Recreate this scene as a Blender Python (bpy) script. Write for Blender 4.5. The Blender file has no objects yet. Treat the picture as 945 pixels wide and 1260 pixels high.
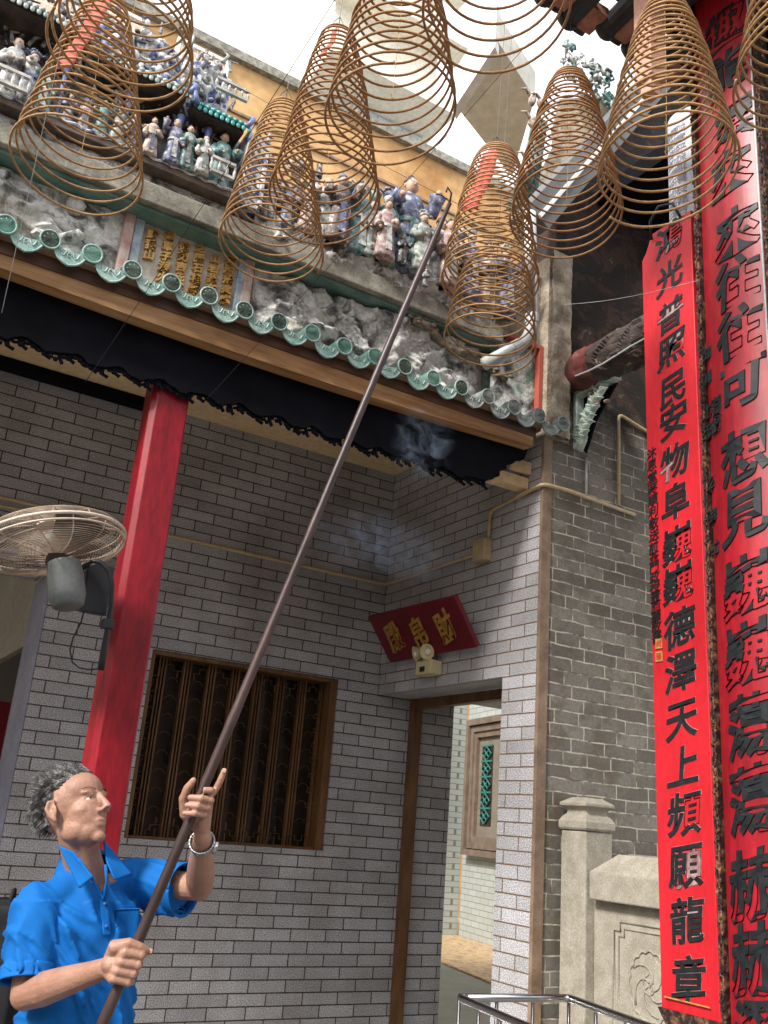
import bpy, bmesh, math, random
from math import sin, cos, pi, radians, sqrt, atan2, exp
from mathutils import Vector, Matrix, Euler, noise
import numpy as np
random.seed(7)
SC = bpy.context.scene
COL = SC.collection

# ------------------------------------------------------------------ camera, sky, sun, exposure
CF, CP, CR, CY = 1156.94, 0.3236066, 0.08062934, 0.52640567
_M = (np.array([[cos(CR), 0, sin(CR)], [0, 1, 0], [-sin(CR), 0, cos(CR)]])
      @ np.array([[1, 0, 0], [0, cos(CP), sin(CP)], [0, -sin(CP), cos(CP)]])
      @ np.array([[cos(CY), -sin(CY), 0], [sin(CY), cos(CY), 0], [0, 0, 1]]))
CC = np.array([0, 0, 1.6])
cam = bpy.data.cameras.new('camera')
cam.sensor_fit = 'VERTICAL'; cam.sensor_height = 36.0; cam.lens = CF / 1260 * 36.0
cam.clip_start = 0.05; cam.clip_end = 2000
camo = bpy.data.objects.new('camera', cam); COL.objects.link(camo)
r_, f_, u_ = _M.T @ [1, 0, 0], _M.T @ [0, 1, 0], _M.T @ [0, 0, 1]
camo.matrix_world = Matrix(((r_[0], u_[0], -f_[0], CC[0]), (r_[1], u_[1], -f_[1], CC[1]), (r_[2], u_[2], -f_[2], CC[2]), (0, 0, 0, 1)))
SC.camera = camo

SUND = Vector((2.1, 0.8, -1.84)).normalized()          # the way the sunlight travels
w = bpy.data.worlds.new('World'); SC.world = w; w.use_nodes = True
nt = w.node_tree; nt.nodes.clear()
out = nt.nodes.new('ShaderNodeOutputWorld'); bg = nt.nodes.new('ShaderNodeBackground')
sky = nt.nodes.new('ShaderNodeTexSky'); sky.sky_type = 'NISHITA'; sky.sun_disc = False
sky.sun_elevation = radians(39.3); sky.sun_rotation = radians(249)
sky.air_density = 1.0; sky.dust_density = 6.0; sky.ozone_density = 1.0
tc = nt.nodes.new('ShaderNodeTexCoord'); nz = nt.nodes.new('ShaderNodeTexNoise'); nz.inputs['Scale'].default_value = 1.6; nz.inputs['Detail'].default_value = 5
rp = nt.nodes.new('ShaderNodeValToRGB'); rp.color_ramp.elements[0].position = 0.2; rp.color_ramp.elements[1].position = 0.55
mx = nt.nodes.new('ShaderNodeMix'); mx.data_type = 'RGBA'; mx.inputs[7].default_value = (8.5, 8.8, 9.4, 1)   # bright thin cloud
nt.links.new(tc.outputs['Generated'], nz.inputs['Vector']); nt.links.new(nz.outputs['Fac'], rp.inputs['Fac'])
nt.links.new(rp.outputs['Color'], mx.inputs[0]); nt.links.new(sky.outputs['Color'], mx.inputs[6])
nt.links.new(mx.outputs[2], bg.inputs['Color']); bg.inputs['Strength'].default_value = 0.15
nt.links.new(bg.outputs[0], out.inputs['Surface'])
sl = bpy.data.lights.new('sun', 'SUN'); sl.energy = 3.1; sl.angle = radians(10.0); sl.color = (1, 0.965, 0.91)
so = bpy.data.objects.new('sun', sl); COL.objects.link(so)
so.rotation_euler = SUND.to_track_quat('-Z', 'Y').to_euler()
SC.view_settings.view_transform = 'Standard'; SC.view_settings.look = 'None'
SC.view_settings.gamma = 1; SC.view_settings.use_curve_mapping = False
SC.view_settings.exposure = 0.72
SC.cycles.max_bounces = 8; SC.cycles.diffuse_bounces = 5

# ------------------------------------------------------------------ pixel helpers: a photograph pixel as a point of the place
def ray(px, py): return _M.T @ np.array([(px - 472.5) / CF, 1, -(py - 630) / CF])
def onY(px, py, Y): d = ray(px, py); return Vector(CC + d * (Y / d[1]))
def onX(px, py, X): d = ray(px, py); return Vector(CC + d * (X / d[0]))
def onZ(px, py, Z): d = ray(px, py); return Vector(CC + d * ((Z - 1.6) / d[2]))
def atD(px, py, D): return Vector(CC + ray(px, py) * D)

# ------------------------------------------------------------------ mesh building
def frame_from(d):
    d = Vector(d).normalized(); a = Vector((0, 0, 1)) if abs(d.z) < 0.9 else Vector((1, 0, 0))
    x = d.cross(a).normalized(); y = x.cross(d).normalized()
    return x, y, d

class MB:
    def __init__(s): s.v = []; s.f = []
    def add(s, vs, fs):
        n = len(s.v); s.v += [tuple(v) for v in vs]; s.f += [tuple(i + n for i in f) for f in fs]; return s
    def box(s, x0, x1, y0, y1, z0, z1):
        vs = [(x, y, z) for z in (z0, z1) for y in (y0, y1) for x in (x0, x1)]
        return s.add(vs, [(0, 2, 3, 1), (4, 5, 7, 6), (0, 1, 5, 4), (2, 6, 7, 3), (0, 4, 6, 2), (1, 3, 7, 5)])
    def obox(s, c, ax, ay, az):                     # half axes
        c, ax, ay, az = Vector(c), Vector(ax), Vector(ay), Vector(az)
        vs = [c + ax * i + ay * j + az * k for k in (-1, 1) for j in (-1, 1) for i in (-1, 1)]
        return s.add(vs, [(0, 2, 3, 1), (4, 5, 7, 6), (0, 1, 5, 4), (2, 6, 7, 3), (0, 4, 6, 2), (1, 3, 7, 5)])
    def prism(s, base, off):                        # polygon (3d points) swept by off
        n = len(base); off = Vector(off); b = [Vector(p) for p in base]
        vs = b + [p + off for p in b]
        return s.add(vs, [tuple(range(n - 1, -1, -1)), tuple(range(n, 2 * n))] + [(i, (i + 1) % n, n + (i + 1) % n, n + i) for i in range(n)])
    def tube(s, pts, r, n=8, closed=False, caps=True, flat=1.0):
        pts = [Vector(p) for p in pts]; m = len(pts); rs = r if isinstance(r, (list, tuple)) else [r] * m
        vs = []; up = None
        for i, p in enumerate(pts):
            a = pts[(i - 1) % m] if (closed or i > 0) else p; b = pts[(i + 1) % m] if (closed or i < m - 1) else p
            t = (b - a)
            if t.length < 1e-9: t = Vector((0, 0, 1))
            t.normalize()
            if up is None: up = frame_from(t)[0]
            x = (up - t * up.dot(t))
            if x.length < 1e-6: x = frame_from(t)[0]
            x.normalize(); up = x; y = t.cross(x)
            vs += [p + (x * cos(2 * pi * k / n) + y * sin(2 * pi * k / n) * flat) * rs[i] for k in range(n)]
        fs = []
        for i in range(m if closed else m - 1):
            j = (i + 1) % m
            fs += [(i * n + k, i * n + (k + 1) % n, j * n + (k + 1) % n, j * n + k) for k in range(n)]
        if not closed and caps: fs += [tuple(range(n - 1, -1, -1)), tuple(range((m - 1) * n, m * n))]
        return s.add(vs, fs)
    def lathe(s, prof, c=(0, 0, 0), axis=(0, 0, 1), n=20, mod=None, sx=1, sy=1):
        x, y, z = frame_from(axis) if tuple(axis) != (0, 0, 1) else (Vector((1, 0, 0)), Vector((0, 1, 0)), Vector((0, 0, 1)))
        c = Vector(c); vs = []
        for i, (r, h) in enumerate(prof):
            for k in range(n):
                a = 2 * pi * k / n; q = r * (mod(a, h) if mod else 1)
                vs.append(c + x * cos(a) * q * sx + y * sin(a) * q * sy + z * h)
        fs = [(i * n + k, i * n + (k + 1) % n, (i + 1) * n + (k + 1) % n, (i + 1) * n + k) for i in range(len(prof) - 1) for k in range(n)]
        fs += [tuple(range(n - 1, -1, -1)), tuple(range((len(prof) - 1) * n, len(prof) * n))]
        return s.add(vs, fs)
    def ball(s, c, r, n=12, m=8, R=None):
        rx, ry, rz = r if isinstance(r, (list, tuple)) else (r, r, r)
        c = Vector(c); vs = []; R = R or Matrix.Identity(3)
        for i in range(1, m):
            t = pi * i / m
            for k in range(n):
                a = 2 * pi * k / n
                vs.append(c + R @ Vector((rx * sin(t) * cos(a), ry * sin(t) * sin(a), rz * cos(t))))
        vs += [c + R @ Vector((0, 0, rz)), c + R @ Vector((0, 0, -rz))]
        N = (m - 1) * n
        fs = [(i * n + k, (i + 1) * n + k, (i + 1) * n + (k + 1) % n, i * n + (k + 1) % n) for i in range(m - 2) for k in range(n)]
        fs += [(N, k, (k + 1) % n) for k in range(n)] + [(N + 1, (m - 2) * n + (k + 1) % n, (m - 2) * n + k) for k in range(n)]
        return s.add(vs, fs)
    def capsule(s, a, b, ra, rb, n=14):
        a, b = Vector(a), Vector(b); s.ball(a, ra, n, 10); s.ball(b, rb, n, 10)
        return s.tube([a, b], [ra, rb], n)
    def grid(s, fn, nu, nv):
        vs = [fn(i / nu, j / nv) for j in range(nv + 1) for i in range(nu + 1)]
        return s.add(vs, [(j * (nu + 1) + i, j * (nu + 1) + i + 1, (j + 1) * (nu + 1) + i + 1, (j + 1) * (nu + 1) + i) for j in range(nv) for i in range(nu)])
    def mesh(s, name='m', smooth=False, off=None):
        me = bpy.data.meshes.new(name)
        vs = s.v if off is None else [(x - off[0], y - off[1], z - off[2]) for x, y, z in s.v]
        me.from_pydata(vs, [], s.f); me.update()
        bm = bmesh.new(); bm.from_mesh(me); bmesh.ops.recalc_face_normals(bm, faces=bm.faces); bm.to_mesh(me); bm.free()
        if smooth: me.polygons.foreach_set('use_smooth', [True] * len(me.polygons))
        return me
    def build(s, name, mat, parent=None, smooth=False, bevel=0.0, auto=None):
        off = wloc(parent) if parent else None
        me = s.mesh(name, smooth, off); me.materials.append(mat)
        o = bpy.data.objects.new(name, me); COL.objects.link(o)
        if parent: o.parent = parent
        if bevel:
            m = o.modifiers.new('bevel', 'BEVEL'); m.width = bevel; m.segments = 2; m.limit_method = 'ANGLE'; m.angle_limit = radians(40)
            m.harden_normals = False
        if auto: 
            me.polygons.foreach_set('use_smooth', [True] * len(me.polygons)); me.set_sharp_from_angle(angle=radians(auto))
        return o

def wloc(o):
    p = Vector((0, 0, 0))
    while o: p += o.location; o = o.parent
    return p
def tag(o, label=None, cat=None, group=None, kind=None):
    if label: o['label'] = label
    if cat: o['category'] = cat
    if group: o['group'] = group
    if kind: o['kind'] = kind
    return o
def thing(name, label, cat, loc, group=None):
    o = bpy.data.objects.new(name, None); COL.objects.link(o); o.location = loc; o.empty_display_size = 0.1
    return tag(o, label, cat, group)
def baked(mb_or_obj, mods, name='m'):
    """apply modifiers to a temporary object and return the finished mesh"""
    o = mb_or_obj
    if isinstance(o, MB): o = bpy.data.objects.new('tmp', o.mesh('tmp'))
    COL.objects.link(o) if o.name not in COL.objects else None
    for t, kw in mods:
        m = o.modifiers.new(t, t)
        for k, v in kw.items(): setattr(m, k, v)
    bpy.context.view_layer.update()
    dg = bpy.context.evaluated_depsgraph_get()
    me = bpy.data.meshes.new_from_object(o.evaluated_get(dg))
    bpy.data.objects.remove(o); me.name = name
    return me
def link_mesh(name, me, mat, parent=None, smooth=True):
    if parent:
        me.transform(Matrix.Translation(-wloc(parent)))
    me.materials.clear(); me.materials.append(mat)
    if smooth: me.polygons.foreach_set('use_smooth', [True] * len(me.polygons))
    o = bpy.data.objects.new(name, me); COL.objects.link(o)
    if parent: o.parent = parent
    return o
def copy_tree(o, parent=None):
    kids = list(o.children); c = o.copy(); COL.objects.link(c); c.parent = parent
    for k in kids: copy_tree(k, c)
    return c

# ------------------------------------------------------------------ writing (built-in font)
def text_mb(txt, size, ext=0.004, off=0.0, bev=0.0, shear=0.0):
    cu = bpy.data.curves.new('t', 'FONT'); cu.body = txt; cu.size = size; cu.extrude = ext; cu.offset = off; cu.bevel_depth = bev
    cu.align_x = 'CENTER'; cu.align_y = 'CENTER'; cu.shear = shear; cu.resolution_u = 4
    o = bpy.data.objects.new('t', cu); COL.objects.link(o); bpy.context.view_layer.update()
    me = bpy.data.meshes.new_from_object(o.evaluated_get(bpy.context.evaluated_depsgraph_get()))
    vs = [v.co.copy() for v in me.vertices]; fs = [tuple(p.vertices) for p in me.polygons]
    bpy.data.objects.remove(o); bpy.data.curves.remove(cu); bpy.data.meshes.remove(me)
    if vs:
        lo = [min(v[i] for v in vs) for i in (0, 1)]; hi = [max(v[i] for v in vs) for i in (0, 1)]
        c = Vector(((lo[0] + hi[0]) / 2, (lo[1] + hi[1]) / 2, 0)); vs = [v - c for v in vs]
    return vs, fs
def place_text(mb, txt, size, c, ux, uy, un, sx=1, brush=0.0, **kw):
    vs, fs = text_mb(txt, size, **kw); c = Vector(c); o = Vector((random.uniform(0, 50),) * 3)
    q = []
    for v in vs:
        x, y = v.x, v.y
        if brush:
            k = noise.noise_vector(Vector((x / size * 2.2, y / size * 2.2, 0)) + o) * brush * size
            x += k.x; y += k.y + 0.20 * x; x += .06 * y
        q.append(c + Vector(ux) * x * sx + Vector(uy) * y + Vector(un) * v.z)
    mb.add(q, fs)

# ------------------------------------------------------------------ materials
class NT:
    def __init__(s, name):
        s.m = bpy.data.materials.new(name); s.m.use_nodes = True; s.t = s.m.node_tree
        s.b = s.t.nodes['Principled BSDF']
    def n(s, kind, **kw):
        o = s.t.nodes.new('ShaderNode' + kind)
        for k, v in kw.items():
            if k in o.inputs.keys(): o.inputs[k].default_value = v
            else: setattr(o, k, v)
        return o
    def l(s, a, b): s.t.links.new(a, b)
    def co(s, scale=(1, 1, 1)):
        c = s.n('TexCoord'); m = s.n('Mapping'); m.inputs['Scale'].default_value = scale; s.l(c.outputs['Object'], m.inputs['Vector']); return m.outputs['Vector']
    def noise(s, vec, scale, detail=6, rough=0.6, dist=0.0):
        o = s.n('TexNoise'); o.inputs['Scale'].default_value = scale; o.inputs['Detail'].default_value = detail; o.inputs['Roughness'].default_value = rough; o.inputs['Distortion'].default_value = dist
        s.l(vec, o.inputs['Vector']); return o.outputs['Fac']
    def ramp(s, fac, stops):
        r = s.n('ValToRGB'); e = r.color_ramp.elements
        while len(e) < len(stops): e.new(0.5)
        for i, (p, c) in enumerate(stops): e[i].position = p; e[i].color = (*c, 1) if len(c) == 3 else c
        s.l(fac, r.inputs['Fac']); return r.outputs['Color']
    def mix(s, fac, a, b, mode='MIX'):
        m = s.n('Mix'); m.data_type = 'RGBA'; m.blend_type = mode
        for i, v in ((0, fac), (6, a), (7, b)):
            if isinstance(v, (int, float)): m.inputs[i].default_value = v
            elif isinstance(v, tuple): m.inputs[i].default_value = (*v, 1)
            else: s.l(v, m.inputs[i])
        return m.outputs[2]
    def math(s, op, a, b=0.0, clamp=False):
        m = s.n('Math'); m.operation = op; m.use_clamp = clamp
        for i, v in ((0, a), (1, b)):
            if isinstance(v, (int, float)): m.inputs[i].default_value = v
            else: s.l(v, m.inputs[i])
        return m.outputs[0]
    def bump(s, h, strength=0.3, dist=0.01):
        b = s.n('Bump'); b.inputs['Strength'].default_value = strength; b.inputs['Distance'].default_value = dist
        s.l(h, b.inputs['Height']); s.l(b.outputs[0], s.b.inputs['Normal'])
    def col(s, c):
        if isinstance(c, tuple): s.b.inputs['Base Color'].default_value = (*c, 1)
        else: s.l(c, s.b.inputs['Base Color'])
    def setv(s, **kw):
        for k, v in kw.items():
            k = k.replace('_', ' ')
            if isinstance(v, (int, float)): s.b.inputs[k].default_value = v
            else: s.l(v, s.b.inputs[k])

def M_noise(name, c1, c2, scale=8, rough=0.7, bump=0.2, metal=0.0, lo=0.35, hi=0.65, stretch=(1, 1, 1), c3=None, p3=0.75, bd=0.006, fine=0.25):
    t = NT(name); v = t.co(stretch); n1 = t.noise(v, scale); 
    st = [(lo, c1), (hi, c2)] + ([(p3, c3)] if c3 else [])
    c = t.ramp(n1, st); n2 = t.noise(v, scale * 9, 3)
    c = t.mix(fine, c, t.ramp(n2, [(0.3, (0.45, 0.45, 0.45)), (0.7, (1.5, 1.5, 1.5))]), 'MULTIPLY')
    t.col(c); t.setv(Roughness=rough, Metallic=metal)
    if bump: t.bump(t.math('ADD', n1, t.math('MULTIPLY', n2, 0.4)), bump, bd)
    return t.m
def M_plain(name, c, rough=0.6, metal=0.0, **kw):
    t = NT(name); t.col(c); t.setv(Roughness=rough, Metallic=metal, **kw)
    return t.m

def wall_uv(t):
    """(along the wall, height) for walls facing X or Y"""
    c = t.n('TexCoord'); g = t.n('NewGeometry'); sp = t.n('SeparateXYZ'); sn = t.n('SeparateXYZ')
    t.l(c.outputs['Object'], sp.inputs[0]); t.l(g.outputs['True Normal'], sn.inputs[0])
    isx = t.math('GREATER_THAN', t.math('ABSOLUTE', sn.outputs['X']), 0.6)
    m = t.n('Mix'); m.data_type = 'FLOAT'; t.l(isx, m.inputs[0]); t.l(sp.outputs['X'], m.inputs[2]); t.l(sp.outputs['Y'], m.inputs[3])
    cb = t.n('CombineXYZ'); t.l(m.outputs[0], cb.inputs[0]); t.l(sp.outputs['Z'], cb.inputs[1])
    return cb.outputs[0], c.outputs['Object'], sp.outputs['Z']

def M_tile(name, c1, c2, mort, bw=0.2, rh=0.058, ms=0.0022, speck=0.5, stain=0.35, zoff=0.74):
    t = NT(name); uv, ob, z = wall_uv(t)
    mp = t.n('Mapping'); mp.inputs['Location'].default_value = (0.07, -zoff + 20 * rh, 0); t.l(uv, mp.inputs['Vector'])
    b = t.n('TexBrick'); b.offset = 0.5; b.inputs['Scale'].default_value = 1; b.inputs['Brick Width'].default_value = bw; b.inputs['Row Height'].default_value = rh
    b.inputs['Mortar Size'].default_value = ms; b.inputs['Mortar Smooth'].default_value = 0.15; b.inputs['Bias'].default_value = 0
    b.inputs['Color1'].default_value = (*c1, 1); b.inputs['Color2'].default_value = (*c2, 1); b.inputs['Mortar'].default_value = (*mort, 1)
    t.l(mp.outputs[0], b.inputs['Vector'])
    sp = t.noise(ob, 210, 2, 0.7)
    c = t.mix(speck, b.outputs['Color'], t.ramp(sp, [(0.36, (0.35, 0.35, 0.35)), (0.5, (1, 1, 1)), (0.64, (1.9, 1.9, 1.95))]), 'MULTIPLY')
    st = t.noise(ob, 2.6, 7, 0.65)
    c = t.mix(stain, c, t.ramp(st, [(0.3, (0.55, 0.49, 0.42)), (0.62, (1.2, 1.19, 1.18))]), 'MULTIPLY')
    c = t.mix(b.outputs['Fac'], c, mort)
    t.col(c); t.setv(Roughness=t.math('ADD', t.math('MULTIPLY', sp, 0.25), 0.42))
    h = t.math('ADD', t.math('MULTIPLY', b.outputs['Fac'], -1.0), t.math('MULTIPLY', sp, 0.12))
    t.bump(h, 0.6, 0.004)
    return t.m

def M_oldbrick(name):
    t = NT(name); uv, ob, z = wall_uv(t)
    wv = t.n('TexNoise'); wv.inputs['Scale'].default_value = 9; wv.inputs['Detail'].default_value = 4; t.l(ob, wv.inputs['Vector'])
    sc = t.n('VectorMath'); sc.operation = 'SCALE'; sc.inputs['Scale'].default_value = 0.017; t.l(wv.outputs['Color'], sc.inputs[0])
    ad = t.n('VectorMath'); ad.operation = 'ADD'; t.l(uv, ad.inputs[0]); t.l(sc.outputs[0], ad.inputs[1])
    b = t.n('TexBrick'); b.offset = 0.37; b.offset_frequency = 2; b.squash = 0.72; b.squash_frequency = 3
    b.inputs['Scale'].default_value = 1; b.inputs['Brick Width'].default_value = 0.2; b.inputs['Row Height'].default_value = 0.0585
    b.inputs['Mortar Size'].default_value = 0.0042; b.inputs['Mortar Smooth'].default_value = 0.35
    b.inputs['Color1'].default_value = (0.13, 0.118, 0.098, 1); b.inputs['Color2'].default_value = (0.25, 0.23, 0.195, 1)
    t.l(ad.outputs[0], b.inputs['Vector'])
    n1 = t.noise(ob, 5, 7, 0.7); n2 = t.noise(ob, 60, 5, 0.7)
    c = t.mix(0.55, b.outputs['Color'], t.ramp(n2, [(0.3, (0.5, 0.5, 0.5)), (0.7, (1.45, 1.45, 1.45))]), 'MULTIPLY')
    c = t.mix(t.ramp(n1, [(0.47, (0, 0, 0)), (0.6, (0.75, 0.75, 0.75))]), c, (0.115, 0.09, 0.065))
    mo = t.math('MULTIPLY', b.outputs['Fac'], t.ramp(t.noise(ob, 17, 4), [(0.38, (0.25, 0.25, 0.25)), (0.55, (1, 1, 1))]))
    c = t.mix(mo, c, (0.52, 0.47, 0.39))
    # soot that blackened the head of the wall, with an eaten edge and flaking plaster scraps
    so_ = t.math('ADD', z, t.math('MULTIPLY', t.noise(ob, 3.5, 8, 0.7), 0.9))
    k = t.ramp(t.math('SUBTRACT', so_, 3.5), [(0.42, (0, 0, 0)), (0.66, (1, 1, 1))])
    fl = t.ramp(t.noise(ob, 7.5, 8, 0.72, 0.6), [(0.5, (0.016, 0.012, 0.010)), (0.555, (0.06, 0.028, 0.02)), (0.61, (0.022, 0.018, 0.014)), (0.68, (0.15, 0.125, 0.095))])
    c = t.mix(k, c, fl)
    t.col(c); t.setv(Roughness=0.88)
    h = t.math('ADD', t.math('MULTIPLY', b.outputs['Fac'], -0.8), t.math('MULTIPLY', n2, 0.5)); t.bump(h, 0.7, 0.008)
    return t.m

MT = {}
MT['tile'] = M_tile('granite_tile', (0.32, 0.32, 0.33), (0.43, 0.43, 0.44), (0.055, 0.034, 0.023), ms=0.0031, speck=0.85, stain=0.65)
MT['tile_sunlit'] = M_tile('granite_tile_sunlit', (0.37, 0.37, 0.38), (0.48, 0.48, 0.50), (0.17, 0.10, 0.055), ms=0.0032, speck=1.0, stain=0.5)  # same tile as the back wall, sunlight put into its lighter colour
MT['tile_far'] = M_tile('pale_wall_tile', (0.40, 0.42, 0.38), (0.46, 0.48, 0.44), (0.12, 0.12, 0.1), bw=0.2, rh=0.058, speck=0.05, stain=0.15, ms=0.002)
MT['oldbrick'] = M_oldbrick('old_grey_brick')
MT['plaster'] = M_noise('old_plaster', (0.20, 0.155, 0.11), (0.50, 0.43, 0.33), 9, 0.9, 0.8, c3=(0.33, 0.27, 0.2), bd=0.012, fine=0.4)
MT['brown_trim'] = M_noise('brown_trim', (0.17, 0.11, 0.07), (0.30, 0.21, 0.14), 10, 0.8, 0.4)
MT['cream'] = M_noise('cream_paint', (0.78, 0.55, 0.30), (0.84, 0.61, 0.35), 3, 0.7, 0.05)
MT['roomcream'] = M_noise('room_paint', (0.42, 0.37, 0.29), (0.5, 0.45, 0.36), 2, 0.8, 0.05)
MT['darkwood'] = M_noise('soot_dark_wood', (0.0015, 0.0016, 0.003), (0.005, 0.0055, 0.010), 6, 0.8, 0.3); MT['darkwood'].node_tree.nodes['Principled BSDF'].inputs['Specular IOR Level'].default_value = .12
MT['eavewood'] = M_noise('eave_wood', (0.26, 0.125, 0.045), (0.50, 0.29, 0.13), 5, 0.6, 0.4, stretch=(0.35, 4, 5), c3=(0.5, 0.36, 0.22), p3=0.72)
MT['stone'] = M_noise('mossy_stone', (0.13, 0.12, 0.095), (0.33, 0.31, 0.25), 12, 0.9, 0.6, c3=(0.45, 0.42, 0.34), fine=0.5)
MT['ochre'] = M_noise('ochre_render', (0.36, 0.18, 0.06), (0.60, 0.38, 0.17), 0.9, 0.9, 0.2, c3=(0.62, 0.45, 0.27), p3=0.62)
MT['red'] = M_noise('red_paint', (0.16, 0.004, 0.010), (0.31, 0.007, 0.018), 9, 0.38, 0.12, stretch=(1, 1, 0.22), fine=0.5, lo=.3, hi=.62)
MT['redboard'] = M_noise('red_lacquer', (0.50, 0.010, 0.018), (0.66, 0.014, 0.026), 7, 0.5, 0.12, stretch=(1, 1, 0.3), fine=0.2, bd=0.003)
MT['redboard2'] = M_noise('worn_red_lacquer', (0.22, 0.006, 0.012), (0.42, 0.010, 0.022), 6, 0.30, 0.25, stretch=(1, 1, 0.25), c3=(0.33, 0.06, 0.05), p3=0.68, fine=0.4, bd=0.004); MT['redboard2'].node_tree.nodes['Principled BSDF'].inputs['Roughness'].default_value = .42
MT['ink'] = M_noise('black_lacquer', (0.010, 0.012, 0.014), (0.022, 0.025, 0.028), 30, 0.45, 0.2, bd=0.002); MT['ink'].node_tree.nodes['Principled BSDF'].inputs['Specular IOR Level'].default_value = .3
MT['edge'] = M_noise('edge_highlight', (0.22, 0.10, 0.10), (0.50, 0.36, 0.36), 25, 0.45, 0.2); MT['gold'] = M_noise('gilt', (0.45, 0.22, 0.05), (0.75, 0.48, 0.15), 30, 0.45, 0.3, metal=0.3)  # first material paints the highlight along the characters' rims
MT['gildcarve'] = M_noise('gilt_carving', (0.02, 0.008, 0.006), (0.22, 0.11, 0.05), 40, 0.5, 0.8, lo=0.48, hi=0.66, c3=(0.5, 0.36, 0.2), p3=.74, bd=0.01)
MT['incense'] = M_noise('incense', (0.30, 0.16, 0.065), (0.50, 0.30, 0.14), 30, 0.8, 0.3, fine=0.5)
MT['incense_dark'] = M_noise('incense_dark', (0.24, 0.115, 0.045), (0.40, 0.21, 0.09), 30, 0.8, 0.3, fine=0.5)
MT['string'] = M_plain('yellow_string', (0.5, 0.33, 0.12), 0.8)
MT['wire'] = M_plain('dark_wire', (0.02, 0.018, 0.018), 0.5)
MT['tagred'] = M_noise('red_paper', (0.55, 0.07, 0.055), (0.66, 0.12, 0.09), 12, 0.7, 0.1)
MT['pole'] = M_noise('pole_wood', (0.030, 0.016, 0.015), (0.075, 0.042, 0.038), 9, 0.42, 0.3, stretch=(1, 1, 0.3))
MT['glaze'] = M_noise('green_glaze', (0.10, 0.26, 0.20), (0.24, 0.44, 0.36), 22, 0.35, 0.5, c3=(0.42, 0.55, 0.48), p3=0.7, fine=0.5)
MT['glaze_grey'] = M_noise('greyed_glaze', (0.16, 0.20, 0.19), (0.36, 0.40, 0.38), 22, 0.5, 0.5, c3=(0.5, 0.52, 0.5), p3=0.7, fine=0.5)
MT['glaze_dark'] = M_noise('dark_glaze', (0.04, 0.065, 0.05), (0.13, 0.17, 0.13), 22, 0.5, 0.5, fine=0.5)
MT['conduit'] = M_noise('conduit', (0.48, 0.34, 0.19), (0.6, 0.46, 0.28), 14, 0.5, 0.1)
MT['pvc'] = M_noise('grey_pvc', (0.38, 0.40, 0.40), (0.55, 0.56, 0.54), 9, 0.45, 0.1)
MT['steel'] = M_plain('stainless', (0.55, 0.54, 0.53), 0.22, 1.0)
MT['balus'] = M_noise('cut_granite', (0.30, 0.27, 0.21), (0.40, 0.365, 0.30), 16, 0.85, 0.25, fine=0.45, bd=0.004)
MT['asphalt'] = M_noise('courtyard_concrete', (0.13, 0.128, 0.12), (0.19, 0.185, 0.17), 3, 0.85, 0.2)
MT['grey_floor'] = M_noise('cement_floor', (0.16, 0.17, 0.14), (0.21, 0.22, 0.18), 4, 0.5, 0.1)
MT['glass'] = M_noise('dark_glass', (0.012, 0.010, 0.008), (0.040, 0.026, 0.016), 5, 0.25, 0.0)
MT['bronze'] = M_noise('window_bronze', (0.09, 0.040, 0.014), (0.19, 0.090, 0.032), 18, 0.5, 0.2, stretch=(1, 1, 0.2))
MT['white'] = M_noise('white_wall', (0.72, 0.71, 0.68), (0.8, 0.79, 0.76), 1.3, 0.8, 0.05)
MT['creamwall'] = M_noise('cream_wall', (0.74, 0.69, 0.57), (0.82, 0.77, 0.65), 1.3, 0.8, 0.05)
# ================================================================== THE SETTING
XS, YB, YC = 2.73, 4.6, 3.216
g = MB().box(-30, 40, -30, 40, -0.2, 0.0).build('ground', MT['asphalt']); tag(g, 'grey concrete courtyard ground', kind='structure')
inf = MB().box(2.76, 6.2, 3.4, 12, 0.0, 0.585).build('passage_floor', MT['grey_floor']); tag(inf, 'grey cement floor beyond the doorway', kind='structure')
# patterned tiled floor further in
t = NT('patterned_floor'); v = t.co(); ck = t.n('TexChecker'); ck.inputs['Scale'].default_value = 9; ck.inputs['Color1'].default_value = (0.40, 0.30, 0.18, 1); ck.inputs['Color2'].default_value = (0.26, 0.19, 0.15, 1)
t.l(v, ck.inputs['Vector']); c = t.mix(0.5, ck.outputs[0], t.ramp(t.noise(v, 26, 4), [(0.4, (0.3, 0.12, 0.1)), (0.6, (0.85, 0.6, 0.3))]))
wv = t.n('TexWave'); wv.inputs['Scale'].default_value = 1.6; t.l(v, wv.inputs['Vector']); c = t.mix(t.ramp(wv.outputs['Fac'], [(0.78, (0, 0, 0)), (0.82, (1, 1, 1))]), c, (0.5, 0.36, 0.16)); t.col(c); t.setv(Roughness=0.5)
MT['pfloor'] = t.m
a1, a2 = onZ(543, 1183, 0.6), onZ(606, 1209, 0.6)
dd = (a1 - a2).normalized(); nn = Vector((0.75, 0.66, 0))
q = [a2 - dd * 3, a1 + dd * 3, a1 + dd * 3 + nn * 5, a2 - dd * 3 + nn * 5]
pf = MB().prism([(p.x, p.y, 0.589) for p in q], (0, 0, 0.011)).build('tiled_floor', MT['pfloor']); tag(pf, 'yellow and brown patterned tile floor past the doorway', kind='structure')

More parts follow.
